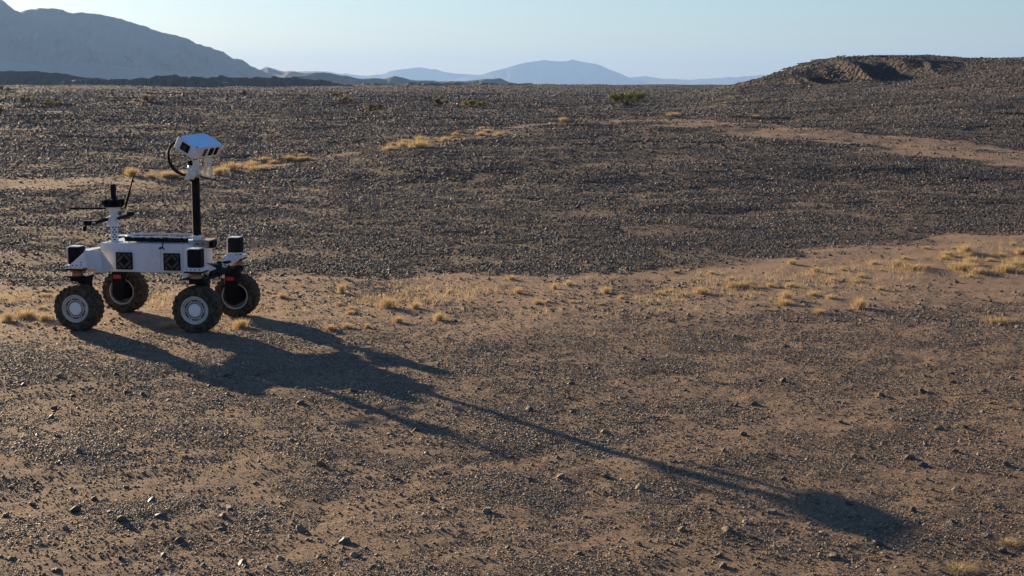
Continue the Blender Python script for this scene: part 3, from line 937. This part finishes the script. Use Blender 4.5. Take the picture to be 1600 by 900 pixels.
def bm_box(bm, c, s, rot=None, bev=0.0, seg=2):
    g = bmesh.ops.create_cube(bm, size=1.0)
    vs = g['verts']
    for v in vs:
        v.co = Vector((v.co.x * s[0], v.co.y * s[1], v.co.z * s[2]))
    if bev > 0:
        es = list({e for v in vs for e in v.link_edges})
        r = bmesh.ops.bevel(bm, geom=es, offset=bev, segments=seg, affect='EDGES', profile=0.5)
        vs = list({v for f in r['faces'] for v in f.verts} | {v for v in vs if v.is_valid})
    for v in vs:
        v.co = (rot @ v.co if rot else v.co) + Vector(c)
    return vs

def bm_cyl(bm, a, b, r, r2=None, n=20):
    a, b = Vector(a), Vector(b)
    d = b - a
    m = Matrix.Translation((a + b) / 2) @ d.to_track_quat('Z', 'Y').to_matrix().to_4x4()
    bmesh.ops.create_cone(bm, cap_ends=True, segments=n, radius1=r, radius2=r if r2 is None else r2, depth=d.length, matrix=m)

def bm_tube(bm, pts, r, n=8, closed=False):
    pts = [Vector(p) for p in pts]
    rings = []
    m = len(pts)
    for i, p in enumerate(pts):
        a = pts[(i - 1) % m] if closed or i > 0 else p
        b = pts[(i + 1) % m] if closed or i < m - 1 else p
        t = (b - a).normalized()
        u = t.orthogonal().normalized() if i == 0 else (rings[-1][1] - t * rings[-1][1].dot(t)).normalized()
        v = t.cross(u)
        rings.append(([bm.verts.new(p + (u * math.cos(k * 2 * math.pi / n) + v * math.sin(k * 2 * math.pi / n)) * r) for k in range(n)], u))
    for i in range(m if closed else m - 1):
        A, B = rings[i][0], rings[(i + 1) % m][0]
        for k in range(n):
            bm.faces.new((A[k], A[(k + 1) % n], B[(k + 1) % n], B[k]))
    if not closed:
        bm.faces.new(rings[0][0][::-1]); bm.faces.new(rings[-1][0])

def bm_prism(bm, poly, off):
    off = Vector(off)
    a = [bm.verts.new(Vector(p)) for p in poly]
    b = [bm.verts.new(Vector(p) + off) for p in poly]
    n = len(a)
    bm.faces.new(a); bm.faces.new(b[::-1])
    for i in range(n):
        bm.faces.new((a[i], b[i], b[(i + 1) % n], a[(i + 1) % n]))

def bm_lathe(bm, prof, c, axis, n=48):
    """prof: (along axis, radius) pairs"""
    axis = Vector(axis).normalized()
    u = axis.orthogonal().normalized(); v = axis.cross(u)
    rings = []
    for h, r in prof:
        rings.append([bm.verts.new(Vector(c) + axis * h + (u * math.cos(2 * math.pi * k / n) + v * math.sin(2 * math.pi * k / n)) * max(r, 1e-4)) for k in range(n)])
    for A, B in zip(rings, rings[1:]):
        for k in range(n):
            bm.faces.new((A[k], A[(k + 1) % n], B[(k + 1) % n], B[k]))

def part(name, build, mat, parent=rover, smooth=None):
    bm = bmesh.new()
    build(bm)
    bmesh.ops.recalc_face_normals(bm, faces=bm.faces)
    me = bpy.data.meshes.new(name)
    bm.to_mesh(me); bm.free()
    if smooth is not None:
        me.polygons.foreach_set('use_smooth', np.ones(len(me.polygons), dtype=bool))
        me.set_sharp_from_angle(angle=math.radians(smooth))
    o = link(name, me, mat, None)
    if parent is not None:
        o.parent = parent
    return o

# --- wheels: a rim with tyre and hub cap under it
WR = 0.232
def make_wheel(x, y, s, steer):
    ax = Vector((math.sin(steer) * -s, s * math.cos(steer), 0))       # outward
    c = Vector((x, y, WR - 0.013 + gz(*(RM @ Vector((x, y, 0)))[:2])))
    w = 0.094
    def rim(bm):
        bm_lathe(bm, [(-0.075, 0.118), (-0.088, 0.124), (-0.088, 0.134), (0.086, 0.134), (0.092, 0.130), (0.092, 0.120), (0.080, 0.113), (0.074, 0.095), (0.076, 0.070), (0.078, 0.0)], c, ax, 40)
        bm_lathe(bm, [(-0.075, 0.118), (0.02, 0.112), (0.03, 0.0)], c, ax, 40)
    o = part('wheel', rim, M_RIM, smooth=35)
    def tyre(bm):
        bm_lathe(bm, [(-0.078, 0.128), (-0.090, 0.140), (-w, 0.165), (-w + 0.004, 0.192), (-0.080, 0.212), (-0.056, 0.221), (0, 0.224), (0.056, 0.221), (0.080, 0.212), (w - 0.004, 0.192), (w, 0.165), (0.090, 0.140), (0.078, 0.128)], c, ax, 56)
        u = ax.orthogonal().normalized(); v = ax.cross(u)
        for k in range(26):
            for row, (h, dr, tw) in enumerate(((-0.058, 0.0, 0.5), (0.058, 0.5, -0.5), (0.0, 0.25, 0.0))):
                t = (k + dr) * 2 * math.pi / 26
                rad = u * math.cos(t) + v * math.sin(t); tan = ax.cross(rad)
                R = Matrix((ax, tan, rad)).transposed()
                sz = (0.050, 0.028, 0.010) if row < 2 else (0.042, 0.024, 0.008)
                bm_box(bm, c + ax * h + rad * (0.2170 if row < 2 else 0.2220), sz, R @ Matrix.Rotation(tw, 3, 'Z'), 0.004, 1)
            for sd in (-1, 1):
                t = (k + 0.25 * sd + .25) * 2 * math.pi / 26
                rad = u * math.cos(t) + v * math.sin(t); tan = ax.cross(rad)
                R = Matrix((ax, tan, rad)).transposed()
                bm_box(bm, c + ax * sd * 0.090 + rad * 0.194, (0.010, 0.022, 0.026), R)
    part('tyre', tyre, M_RUBBER, o, smooth=40)
    u = Vector((ax.y, -ax.x, 0)); v = Vector((0, 0, 1))
    def cap(bm):
        bm_lathe(bm, [(0.076, 0.060), (0.083, 0.058), (0.085, 0.050), (0.085, 0.0)], c, ax, 32)
    part('hub_cap', cap, M_CAP, o, smooth=30)
    def slots(bm):
        for k in range(24):
            t = k * 2 * math.pi / 24
            p = c + ax * 0.078 + (u * math.cos(t) + v * math.sin(t)) * 0.070
            bm_cyl(bm, p - ax * 0.004, p + ax * 0.002, 0.0058, n=6)
        for k in range(6):
            t0 = k * math.pi / 3 + 0.2
            q = [c + ax * 0.0765 + (u * math.cos(t0 + d) + v * math.sin(t0 + d)) * 0.092 for d in np.linspace(0, 0.66, 7)]
            bm_tube(bm, q, 0.0062, 5)
            p = c + ax * 0.078 + (u * math.cos(t0 - .19) + v * math.sin(t0 - .19)) * 0.092
            bm_cyl(bm, p - ax * 0.004, p + ax * 0.003, 0.006, n=6)
    part('vent_slot', slots, M_BLACK, o)
    def motor(bm):
        bm_cyl(bm, c - ax * 0.12, c + ax * 0.01, 0.088, n=28)
        bm_cyl(bm, c - ax * 0.135, c - ax * 0.12, 0.06, n=20)
    part('hub_motor', motor, M_BLACK, o, smooth=30)
    return c

def make_corner(x, y, s, steer, yoke_label):
    c = make_wheel(x, y, s, steer)
    rot = Matrix.Rotation(steer * 1.0, 3, 'Z')
    def yoke(bm):
        bm_box(bm, (x, y - s * 0.150, 0.345), (0.135, 0.040, 0.27), rot, 0.012)
        bm_box(bm, (x, y - s * 0.075, 0.480), (0.150, 0.190, 0.045), rot, 0.008)
        bm_box(bm, (x + 0.02, y - s * 0.09, 0.445), (0.10, 0.09, 0.05), rot, 0.008)
    o = part('steering_yoke', yoke, M_BLACK, smooth=30)
    if yoke_label:
        def lab(bm):
            bm_box(bm, (x - 0.005, y - s * 0.150 - 0.0225, 0.395), (0.080, 0.004, 0.036))
        part('warning_label', lab, M_RED, o)
    part('flange', lambda bm: bm_box(bm, (x - 0.005, y - s * 0.03, 0.508), (0.225, 0.17, 0.013), None, 0.004, 1), M_BLACK)
    def act(bm):
        bm_cyl(bm, (x - 0.005, y, 0.514), (x - 0.005, y, 0.545), 0.055, 0.050, 24)
        bm_cyl(bm, (x - 0.005, y, 0.545), (x - 0.005, y, 0.572), 0.050, 0.074, 24)
    part('steering_actuator', act, M_COPPER, smooth=30)
    part('mounting_plate', lambda bm: bm_box(bm, (x, y, 0.578), (0.180, 0.17, 0.014), None, 0.003, 1), M_BLACK)
    def br(bm):
        bm_box(bm, (x, y, 0.603), (0.176, 0.166, 0.034), None, 0.004, 1)
    b = part('bracket', br, M_WHITE)
    def bolts(bm):
        for k in range(4):
            p = Vector((x - 0.062 + 0.041 * k, y - 0.083, 0.605))
            bm_cyl(bm, p + Vector((0, 0.003, 0)), p - Vector((0, 0.0025, 0)), 0.0065, n=8)
    part('bolt_hole', bolts, M_BLACK, b)
    o = part('sensor_box', lambda bm: bm_box(bm, (x, y, 0.706), (0.126, 0.120, 0.170), None, 0.016, 3), M_BLACK, smooth=40)
    part('lit_edge', lambda bm: (bm_box(bm, (x - 0.0675, y, 0.706), (0.009, 0.126, 0.160), None, 0.002, 1), bm_box(bm, (x - 0.006, y, 0.7945), (0.112, 0.122, 0.007), None, 0.002, 1)), M_WHITE, o)  # thin white strips added to stand for the box's sunlit edges
    return c

make_corner(-0.640, -0.53, -1, math.radians(0), False)
make_corner(0.545, -0.53, -1, math.radians(3), False)
make_corner(-0.615, 0.44, 1, math.radians(-2), True)
make_corner(0.556, 0.49, 1, math.radians(4), True)

# --- body
BX0, BX1, BY0, BY1, BZ0, BZ1 = -0.540, 0.365, -0.25, 0.25, 0.520, 0.795
def body(bm):
    # outline of the side (x, z), the lower edge cut away at both ends
    prof = [(BX0, BZ1), (BX1, BZ1), (BX1 + 0.012, BZ1 - 0.06), (BX1 + 0.012, BZ0 + 0.02), (BX1 - 0.07, BZ0), (BX0 + 0.05, BZ0), (BX0 + 0.01, BZ0 + 0.06)]
    bm_prism(bm, [(x, BY0, z) for x, z in prof], (0, BY1 - BY0, 0))
    bmesh.ops.bevel(bm, geom=list(bm.edges), offset=0.008, segments=2, affect='EDGES')
bo = part('body', body, M_WHITE, smooth=30)
def seams(bm):
    bm_box(bm, (0.075, BY0 - 0.0008, 0.655), (0.004, 0.0022, 0.255))
    bm_box(bm, (0.305, BY0 - 0.0008, 0.655), (0.003, 0.0022, 0.255))
    for k in range(5):
        bm_cyl(bm, (-0.40 + 0.055 * k, BY0 + 0.002, 0.733), (-0.40 + 0.055 * k, BY0 - 0.002, 0.733), 0.004, n=8)
        bm_cyl(bm, (0.05 + 0.055 * k, BY0 + 0.002, 0.733), (0.05 + 0.055 * k, BY0 - 0.002, 0.733), 0.004, n=8)
part('panel_seam', seams, M_ALU, bo)

def grille(xc):
    zc = 0.628; h = 0.083
    def fr(bm):
        bm_box(bm, (xc, BY0 - 0.005, zc), (2 * h, 0.012, 2 * h), None, 0.004, 1)
        for a in range(4):
            R = Matrix.Rotation(a * math.pi / 2, 3, 'Y')
            bm_box(bm, Vector((xc, BY0 - 0.014, zc)) + R @ Vector((0, 0, h - 0.006)), (2 * h, 0.012, 0.011), R, 0.003, 1)
    g = part('vent_grille', fr, M_BLACK)
    for a in range(4):
        R = Matrix.Rotation(math.pi / 4 + a * math.pi / 2, 3, 'Y')
        def sl(bm, R=R):
            bm_box(bm, Vector((xc, BY0 - 0.0135, zc)) + R @ Vector((-0.016, 0, 0.045)), (0.080, 0.007, 0.024), R, 0.002, 1)
        part('slat', sl, M_GRILLE, g)
        def co(bm, a=a):
            q = Matrix.Rotation(a * math.pi / 2, 3, 'Y')
            p = Vector((xc, BY0 - 0.012, zc))
            bm_prism(bm, [p + q @ Vector(t) for t in ((0.070, 0, 0.070), (0.030, 0, 0.070), (0.070, 0, 0.030))], (0, -0.004, 0))
        part('slat', co, M_GRILLE, g)
grille(-0.292)
grille(0.192)

# --- arms between body and wheel corners
def flip(pts, sgn):
    return [Vector((p.x, p.y * sgn, p.z)) for p in pts]
def rear_arm(sgn):
    # outer sheet, folded from the body flank out to the bracket
    A = [L(110, 413, 13.22), L(131, 394, 13.27), L(135, 418, 13.27), L(110.5, 417.5, 13.22)]
    B = [L(131, 394, 13.27), L(157, 391, 13.56), L(163, 426.5, 13.54), L(135, 418, 13.27)]
    Cc = [L(157, 391, 13.56), L(178, 421, 13.47), L(163, 426.5, 13.54)]
    def sheet(bm):
        for q in (A, B, Cc):
            bm_prism(bm, flip(q, sgn), (0, 0.014 * sgn, 0))
        top = [L(131, 394, 13.272), L(157, 391, 13.562), L(157, 391, 13.70), L(133, 394, 13.52)]
        top = [Vector((p.x, p.y, top[0].z + 0.004)) for p in top]
        bm_prism(bm, flip(top, sgn), (0, 0, -0.01))
        bot = [L(110.5, 417.5, 13.225), L(135, 418, 13.272), L(163, 426.5, 13.545), L(150, 426, 13.6), L(112, 418, 13.4)]
        bm_prism(bm, flip(bot, sgn), (0, 0, 0.008))
    o = part('arm', sheet, M_WHITE)
    def holes(bm):
        for x_, y_, d in ((113, 414.6, 13.222), (119.5, 414.6, 13.235), (126.5, 414.3, 13.25), (126.5, 410, 13.25)):
            p = L(x_, y_, d); p = Vector((p.x, p.y * sgn, p.z))
            bm_cyl(bm, p + Vector((0, -0.003 * sgn, 0)), p + Vector((0, 0.003 * sgn, 0)), 0.006, n=8)
    part('bolt_hole', holes, M_BLACK, o)
rear_arm(1)
rear_arm(-1)

def front_arm_near(bm):
    bm_prism(bm, [L(319, 412, 13.3), L(325, 414, 13.4), L(343, 423, 13.72), L(343, 436, 13.72), L(337, 437, 13.66), L(318, 422, 13.3)], (0, 0.03, 0))
    bm_prism(bm, [L(283, 419, 13.50), L(293, 418, 13.47), L(293, 440, 13.47), L(289, 440, 13.48), L(283, 427, 13.50)], (0, 0.03, 0))
o = part('arm', front_arm_near, M_WHITE)
part('underplate', lambda bm: bm_prism(bm, [L(317, 422.5, 13.3), L(338, 436.5, 13.66), L(337, 439, 13.66), L(317, 426, 13.3)], (0, 0.05, 0)), M_TAN, o)
def holes2(bm):
    for x_, y_ in ((341, 427), (340.5, 431), (339.5, 434)):
        p = L(x_, y_, 13.69)
        bm_cyl(bm, p + Vector((0, -0.012, 0)), p + Vector((0, 0.012, 0)), 0.006, n=8)
part('bolt_hole', holes2, M_BLACK, o)
def front_arm_far(bm):
    bm_prism(bm, [L(344, 416, 13.75), L(350, 404, 13.82), L(355.5, 396, 13.93), L(361, 395.5, 13.95), L(357, 405, 13.9), L(351, 419, 13.78), L(349, 426, 13.75)], (0, 0.04, 0))
    bm_prism(bm, [L(361, 395.5, 13.955), L(379, 394.5, 14.02), L(378.5, 400, 14.02), L(371, 408, 14.0), L(361, 414, 13.92), L(356, 414, 13.88)], (0, 0.02, 0))
o = part('arm', front_arm_far, M_WHITE)
def holes3(bm):
    for x_, y_, d in ((370, 398, 13.98), (375.5, 397.5, 14.0), (353, 412, 13.84), (351.5, 415, 13.80)):
        p = L(x_, y_, d)
        bm_cyl(bm, p + Vector((0, -0.012, 0)), p + Vector((0, 0.012, 0)), 0.006, n=8)
part('bolt_hole', holes3, M_BLACK, o)
def front_beam(bm):
    bm_box(bm, (0.545, 0.0, 0.505), (0.085, 0.50, 0.075), None, 0.012)
    bm_box(bm, (0.56, 0.14, 0.585), (0.12, 0.09, 0.022), None, 0.005, 1)
    bm_box(bm, (0.470, 0.0, 0.56), (0.20, 0.16, 0.04), None, 0.01)
part('cross_beam', front_beam, M_BLACK, smooth=30)
def loops(bm):
    for k in range(2):
        q = [L(332 + 2 * k, 425.5 + k, 13.6), L(338 + 2 * k, 425 + k, 13.58), L(342 + k, 429, 13.6), L(342.5, 436, 13.64)]
        bm_tube(bm, q, 0.007, 6)
    bm_tube(bm, [L(352, 432, 13.72), L(357, 418, 13.74), L(358, 414, 13.8)], 0.006, 6)
part('wiring', loops, M_BLACK, smooth=60)

# --- deck: tray with netting, hook aerial, front electronics box
def rounded(x0, x1, y0, y1, r, z, n=5):
    pts = []
    for cx, cy, a0 in ((x1 - r, y1 - r, 0), (x0 + r, y1 - r, 90), (x0 + r, y0 + r, 180), (x1 - r, y0 + r, 270)):
        for k in range(n + 1):
            a = math.radians(a0 + 90 * k / n)
            pts.append((cx + r * math.cos(a), cy + r * math.sin(a), z))
    return pts
tr = part('deck_tray', lambda bm: bm_tube(bm, rounded(-0.335, 0.315, -0.13, 0.17, 0.05, 0.848), 0.009, 8, True), M_WHITE, smooth=60)
def net(bm):
    nx = 72
    A, B, C2 = [], [], []
    for k in range(nx + 1):
        t = k / nx
        x = -0.335 + 0.65 * t
        sc = 0.010 * abs(math.sin(t * math.pi * 8.5)) + 0.004 * math.sin(t * 31)
        A.append(bm.verts.new((x, -0.134 + 0.004 * math.sin(t * 60), 0.802)))
        B.append(bm.verts.new((x, -0.142 + 0.006 * math.sin(t * 53), 0.838 + sc)))
        C2.append(bm.verts.new((x, 0.16, 0.812)))
    for k in range(nx):
        bm.faces.new((A[k], A[k + 1], B[k + 1], B[k])); bm.faces.new((B[k], B[k + 1], C2[k + 1], C2[k]))
part('netting', net, M_MATT, tr, smooth=60)
def legs(bm):
    for x in (-0.30, 0.0, 0.28):
        for y in (-0.125, 0.165):
            bm_cyl(bm, (x, y, 0.79), (x, y, 0.845), 0.006, n=8)
part('post', legs, M_WHITE, tr)
def hook(bm):
    a, b_, c_ = L(255.5, 370, 13.40), L(254, 387, 13.38), L(249, 388, 13.40)
    bm_tube(bm, [a, (a + b_) / 2, b_], 0.0065, 6); bm_tube(bm, [b_, c_], 0.010, 6)
    bm_tube(bm, [b_, b_ + Vector((0, 0.04, -0.02))], 0.006, 6)
part('hook_aerial', hook, M_BLACK)
def front_plate(bm):
    bm_box(bm, (0.435, -0.10, 0.785), (0.13, 0.05, 0.060), None, 0.004, 1)
    bm_box(bm, (0.435, -0.02, 0.818), (0.16, 0.22, 0.010), None, 0.003, 1)
o = part('front_plate', front_plate, M_TAN)
part('bolt', lambda bm: [bm_cyl(bm, (x, -0.122, 0.788), (x, -0.130, 0.788), 0.008, n=8) for x in (0.405, 0.455)], M_BLACK, o)
part('junction_box', lambda bm: bm_box(bm, (0.50, -0.02, 0.780), (0.075, 0.11, 0.072), None, 0.006, 1), M_BLACK)
part('front_panel', lambda bm: bm_box(bm, (0.395, 0.0, 0.66), (0.04, 0.44, 0.22), None, 0.006, 1), M_WHITE)

# --- mast and camera head
MX, MY = 0.368, -0.05
def mast(bm):
    bm_cyl(bm, (MX, MY, 0.83), (MX, MY, 1.435), 0.040, n=10)
part('mast', mast, M_BLACK, smooth=30)
def collar(bm):
    bm_box(bm, (MX, MY, 0.835), (0.078, 0.078, 0.070), Matrix.Rotation(0.35, 3, 'Z'), 0.008, 2)
    bm_box(bm, (MX, MY, 0.802), (0.14, 0.13, 0.012), None, 0.003, 1)
part('mast_collar', collar, M_WHITE, smooth=30)

HW = Matrix(((0.35802483, -0.82102916, 0.44466768), (0.93311727, 0.29762095, -0.20177691), (0.0333223, 0.48716824, 0.87267218)))
HC = Vector((-3.02762701, 13.81561454, 1.71537112))
HL, HD_, HT = 0.464, 0.228, 0.119
H4 = RI @ (Matrix.Translation(HC) @ HW.to_4x4())
HR = H4.to_3x3()
def hp(x, y, z):
    return H4 @ Vector((x, y, z))
head = part('camera_head', lambda bm: bm_box(bm, hp(0, 0, 0), (HL, HD_, HT), HR, 0.007, 2), M_WHITE, smooth=30)
# side window on the small end face (local -x), three tall slots on the long face (local -y)
part('lid', lambda bm: bm_box(bm, hp(0, 0, HT / 2 + 0.0025), (HL - 0.010, HD_ - 0.008, 0.005), HR, 0.002, 1), M_LID, head)
part('end_plate', lambda bm: bm_box(bm, hp(0, HD_ / 2 + 0.004, 0), (HL - 0.01, 0.006, HT + 0.008), HR, 0.002, 1), M_WHITE, head)
def lens(bm):
    bm_box(bm, hp(-HL / 2 - 0.003, 0.005, 0.004), (0.012, 0.098, 0.076), HR, 0.004, 1)
o = part('lens_window', lens, M_BLACK, head)
part('lens', lambda bm: bm_cyl(bm, hp(-HL / 2 - 0.006, 0.005, 0.004), hp(-HL / 2 - 0.013, 0.005, 0.004), 0.026, n=20), M_GLASS, head)
for k, xx in enumerate((-0.06, 0.045, 0.135)):
    part('camera_slot', lambda bm, xx=xx, k=k: bm_box(bm, hp(xx, -HD_ / 2 - 0.002, 0.002), (0.055 if k != 1 else 0.07, 0.008, 0.082), HR, 0.003, 1), M_BLACK if k else M_GLASS, head)
part('screw', lambda bm: [bm_cyl(bm, hp(a, b_, HT / 2 + 0.002), hp(a, b_, HT / 2 + 0.012), 0.007, n=8) for a in (-HL / 2 + 0.012, HL / 2 - 0.012) for b_ in (-HD_ / 2 + 0.012, HD_ / 2 - 0.012)], M_BLACK, head)

def tilt(bm):
    top = Vector((MX, MY, 1.435))
    bm_box(bm, top + Vector((0.0, 0, 0.02)), (0.085, 0.085, 0.07), Matrix.Rotation(0.35, 3, 'Z'), 0.01)
    bm_box(bm, top + Vector((-0.03, 0.0, 0.07)), (0.075, 0.07, 0.07), Matrix.Rotation(0.6, 3, 'Z'), 0.012)
    bm_box(bm, top + Vector((-0.045, -0.02, 0.0)), (0.03, 0.06, 0.09), Matrix.Rotation(0.3, 3, 'Y'), 0.006)
part('pan_tilt_joint', tilt, M_ALU, smooth=30)
def neck(bm):
    a = Vector((MX, MY, 1.50)); b_ = hp(-0.03, 0.0, -HT / 2 + 0.01)
    bm_cyl(bm, a, b_, 0.028, n=14)
    bm_box(bm, L(299, 255, 13.7), (0.05, 0.06, 0.055), None, 0.008)
part('neck', neck, M_BLACK, smooth=30)
M_TAPE = paint('masking_tape', (0.84, 0.76, 0.64), 0.7, dust=0.3)
def crumple(bm, pts, w, seed):
    r = random.Random(seed)
    prev = None
    for p in pts:
        a = r.uniform(-0.5, 0.5)
        d = Vector((math.cos(a), math.sin(a) * 0.8, r.uniform(-.3, .3))) * w * r.uniform(0.7, 1.2)
        row = [bm.verts.new(p - d), bm.verts.new(p + Vector((0, -w * r.uniform(.1, .6), 0))), bm.verts.new(p + d), bm.verts.new(p + Vector((0, w * r.uniform(.1, .5), 0)))]
        if prev:
            for k in range(4):
                bm.faces.new((prev[k], prev[(k + 1) % 4], row[(k + 1) % 4], row[k]))
        prev = row
def tape(bm):
    crumple(bm, [L(305, 250, 13.62), L(306, 257, 13.62), L(304, 263, 13.62), L(301, 270, 13.62)], 0.030, 1)
    crumple(bm, [L(307, 251, 13.64), L(310, 257, 13.64), L(308, 262, 13.63), L(311, 268, 13.64), L(310, 272, 13.64)], 0.024, 2)
    crumple(bm, [L(294, 262, 13.62), L(297, 270, 13.6), L(293, 277, 13.6), L(292, 281, 13.6)], 0.026, 3)
    crumple(bm, [L(300, 266, 13.6), L(302, 274, 13.58), L(299, 280, 13.6)], 0.032, 4)
part('tape_wrap', tape, M_TAPE)
def streamer(bm):
    crumple(bm, [L(324, 246, 13.85), L(326, 252, 13.85), L(325, 257, 13.85), L(328, 262, 13.86), L(326, 268, 13.86), L(327, 275, 13.86)], 0.036, 5)
    crumple(bm, [L(325, 256, 13.84), L(321, 263, 13.84), L(320, 270, 13.84), L(318, 275, 13.84)], 0.022, 6)
    crumple(bm, [L(330, 247, 13.86), L(327, 254, 13.86), L(329, 264, 13.86), L(331, 273, 13.87)], 0.009, 7)
part('tape_streamer', streamer, M_TAPE)

def smooth_pts(ctrl, n=10):
    out = []
    P = [ctrl[0]] + list(ctrl) + [ctrl[-1]]
    for i in range(1, len(P) - 2):
        for k in range(n):
            t = k / n
            out.append(0.5 * ((2 * P[i]) + (-P[i - 1] + P[i + 1]) * t + (2 * P[i - 1] - 5 * P[i] + 4 * P[i + 1] - P[i + 2]) * t * t + (-P[i - 1] + 3 * P[i] - 3 * P[i + 1] + P[i + 2]) * t ** 3))
    return out + [ctrl[-1]]
def cable(bm):
    bm_tube(bm, smooth_pts([L(273, 222, 13.75), L(266.5, 229, 13.72), L(263, 239, 13.68), L(264.5, 253, 13.64), L(271, 264, 13.62), L(281, 271, 13.62), L(291, 275, 13.64), L(297, 277, 13.66)]), 0.0125, 8)
    bm_tube(bm, smooth_pts([L(296, 278, 13.7), L(287, 273, 13.7), L(276, 266, 13.7), L(268, 256, 13.7), L(266, 246, 13.72)]), 0.008, 8)
ca = part('camera_cable', cable, M_BLACK, smooth=60)
part('connector', lambda bm: bm_box(bm, L(268.5, 249, 13.68), (0.022, 0.022, 0.040), None, 0.005, 1), M_COPPER, ca)

# --- rear antenna post
AX, AY = -0.442, -0.13
def post(bm):
    bm_box(bm, (AX, AY, 0.875), (0.072, 0.072, 0.17), Matrix.Rotation(0.45, 3, 'Z'), 0.006, 1)
    bm_box(bm, (AX, AY, 0.797), (0.12, 0.11, 0.010), None, 0.003, 1)
ap = part('antenna_post', post, M_WHITE)
def pholes(bm):
    R = Matrix.Rotation(0.45, 3, 'Z')
    for k in range(6):
        for fx in ((-0.014, 0.014) if k % 2 else (0.0,)):
            p = Vector((AX, AY, 0)) + R @ Vector((fx, -0.0362, 0.822 + 0.024 * k))
            bm_box(bm, p, (0.014, 0.003, 0.014), R @ Matrix.Rotation(0.785, 3, 'Y'))
            p = Vector((AX, AY, 0)) + R @ Vector((0.0362, fx, 0.822 + 0.024 * k))
            bm_box(bm, p, (0.003, 0.014, 0.014), R @ Matrix.Rotation(0.785, 3, 'X'))
part('cutout', pholes, M_BLACK, ap)
def clampb(bm):
    bm_cyl(bm, (AX - 0.005, AY, 0.955), (AX - 0.005, AY, 1.047), 0.052, n=24)
    bm_cyl(bm, (AX - 0.005, AY, 0.947), (AX - 0.005, AY, 0.957), 0.057, n=24)
    bm_box(bm, (AX - 0.045, AY - 0.03, 1.0), (0.03, 0.03, 0.075), None, 0.004, 1)
part('clamp', clampb, M_WHITE, smooth=30)
def cone(bm):
    bm_cyl(bm, (AX, AY, 1.047), (AX, AY, 1.09), 0.036, 0.040, 20)
    bm_cyl(bm, (AX, AY, 1.09), (AX, AY, 1.128), 0.044, 0.088, 24)
    bm_cyl(bm, (AX, AY, 1.128), (AX, AY, 1.138), 0.090, n=24)
part('antenna_base', cone, M_WHITE, smooth=30)
def ringb(bm):
    bm_cyl(bm, (AX, AY, 1.138), (AX, AY, 1.170), 0.096, n=24)
    for k in range(8):
        a = k * math.pi / 4 + 0.2
        bm_box(bm, (AX + 0.082 * math.cos(a), AY + 0.082 * math.sin(a), 1.182), (0.050, 0.040, 0.060), Matrix.Rotation(a, 3, 'Z'), 0.008, 1)
rg = part('sensor_ring', ringb, M_BLACK, smooth=30)
def can(bm):
    bm_cyl(bm, (AX + 0.008, AY, 1.16), (AX + 0.003, AY, 1.355), 0.028, 0.026, 18)
    bm_cyl(bm, (AX + 0.008, AY, 1.16), (AX + 0.008, AY, 1.21), 0.036, n=18)
part('antenna_can', can, M_BLACK, smooth=30)
part('antenna_lead', lambda bm: bm_tube(bm, smooth_pts([L(173, 296, 13.6), L(168.5, 298, 13.58), L(165.5, 305, 13.56), L(166, 312, 13.58)]), 0.004, 6), M_BLACK, smooth=60)
part('side_antenna', lambda bm: bm_tube(bm, [L(165, 325.5, 13.65), L(142, 325.8, 13.7), L(108.5, 326, 13.75)], 0.0085, 6), M_BLACK, smooth=60)
def whip(bm):
    bm_cyl(bm, L(195.5, 325, 13.62), L(200, 307, 13.62), 0.011, 0.011, 10)
    bm_cyl(bm, L(200, 307, 13.62), L(210, 270.5, 13.62), 0.011, 0.006, 10)
    bm_cyl(bm, L(188, 325, 13.62), L(196, 325.5, 13.62), 0.006, n=8)
part('whip_antenna', whip, M_BLACK, smooth=60)
def bar(bm):
    bm_tube(bm, [L(135, 350, 13.3), L(150, 348.5, 13.42), L(168, 342.5, 13.58)], 0.016, 8)
    bm_tube(bm, [L(185, 341, 13.68), L(196, 338, 13.8), L(207, 334.5, 13.92)], 0.015, 8)
    bm_box(bm, L(132.5, 357, 13.3), (0.030, 0.03, 0.05), None, 0.006, 1)
    bm_cyl(bm, L(137, 351.5, 13.3), L(137, 344.5, 13.3), 0.040, n=18)
    bm_cyl(bm, L(204, 335, 13.9), L(204, 330.5, 13.9), 0.038, n=18)
cb = part('cross_bar', bar, M_BLACK, smooth=40)
def blades(bm):
    for c, d, a in (((136, 348.3), 13.3, 0.0), ((204.5, 333.6), 13.9, -0.05)):
        p = L(c[0], c[1], d)
        bm_box(bm, p, (0.155, 0.018, 0.006), Matrix.Rotation(a, 3, 'Y') @ Matrix.Rotation(0.2, 3, 'Z'), 0.002, 1)
part('blade', blades, M_WHITE, cb)

# ------------------------------------------------------------------ haze: desert air between here and the far ranges
def haze():
    bm = bmesh.new()
    bm_box(bm, (0, 0, 0), (1, 1, 1))
    me = bpy.data.meshes.new('haze'); bm.to_mesh(me); bm.free()
    o = link('haze', me)
    top = 205.0; bot = -24.0
    o.scale = (23600, 23600, top - bot); o.location = (0, 0, (top + bot) / 2)
    m = bpy.data.materials.new('haze'); m.use_nodes = True
    nt = m.node_tree
    nt.nodes.remove(nt.nodes['Principled BSDF'])
    v = N(nt, 'ShaderNodeVolumePrincipled')
    v.inputs['Color'].default_value = (*HAZE_COLOR, 1)
    v.inputs['Density'].default_value = HAZE_DENSITY
    v.inputs['Anisotropy'].default_value = 0.18
    nt.links.new(v.outputs[0], nt.nodes['Material Output'].inputs['Volume'])
    me.materials.append(m)
    tag(o, kind='stuff')
haze()
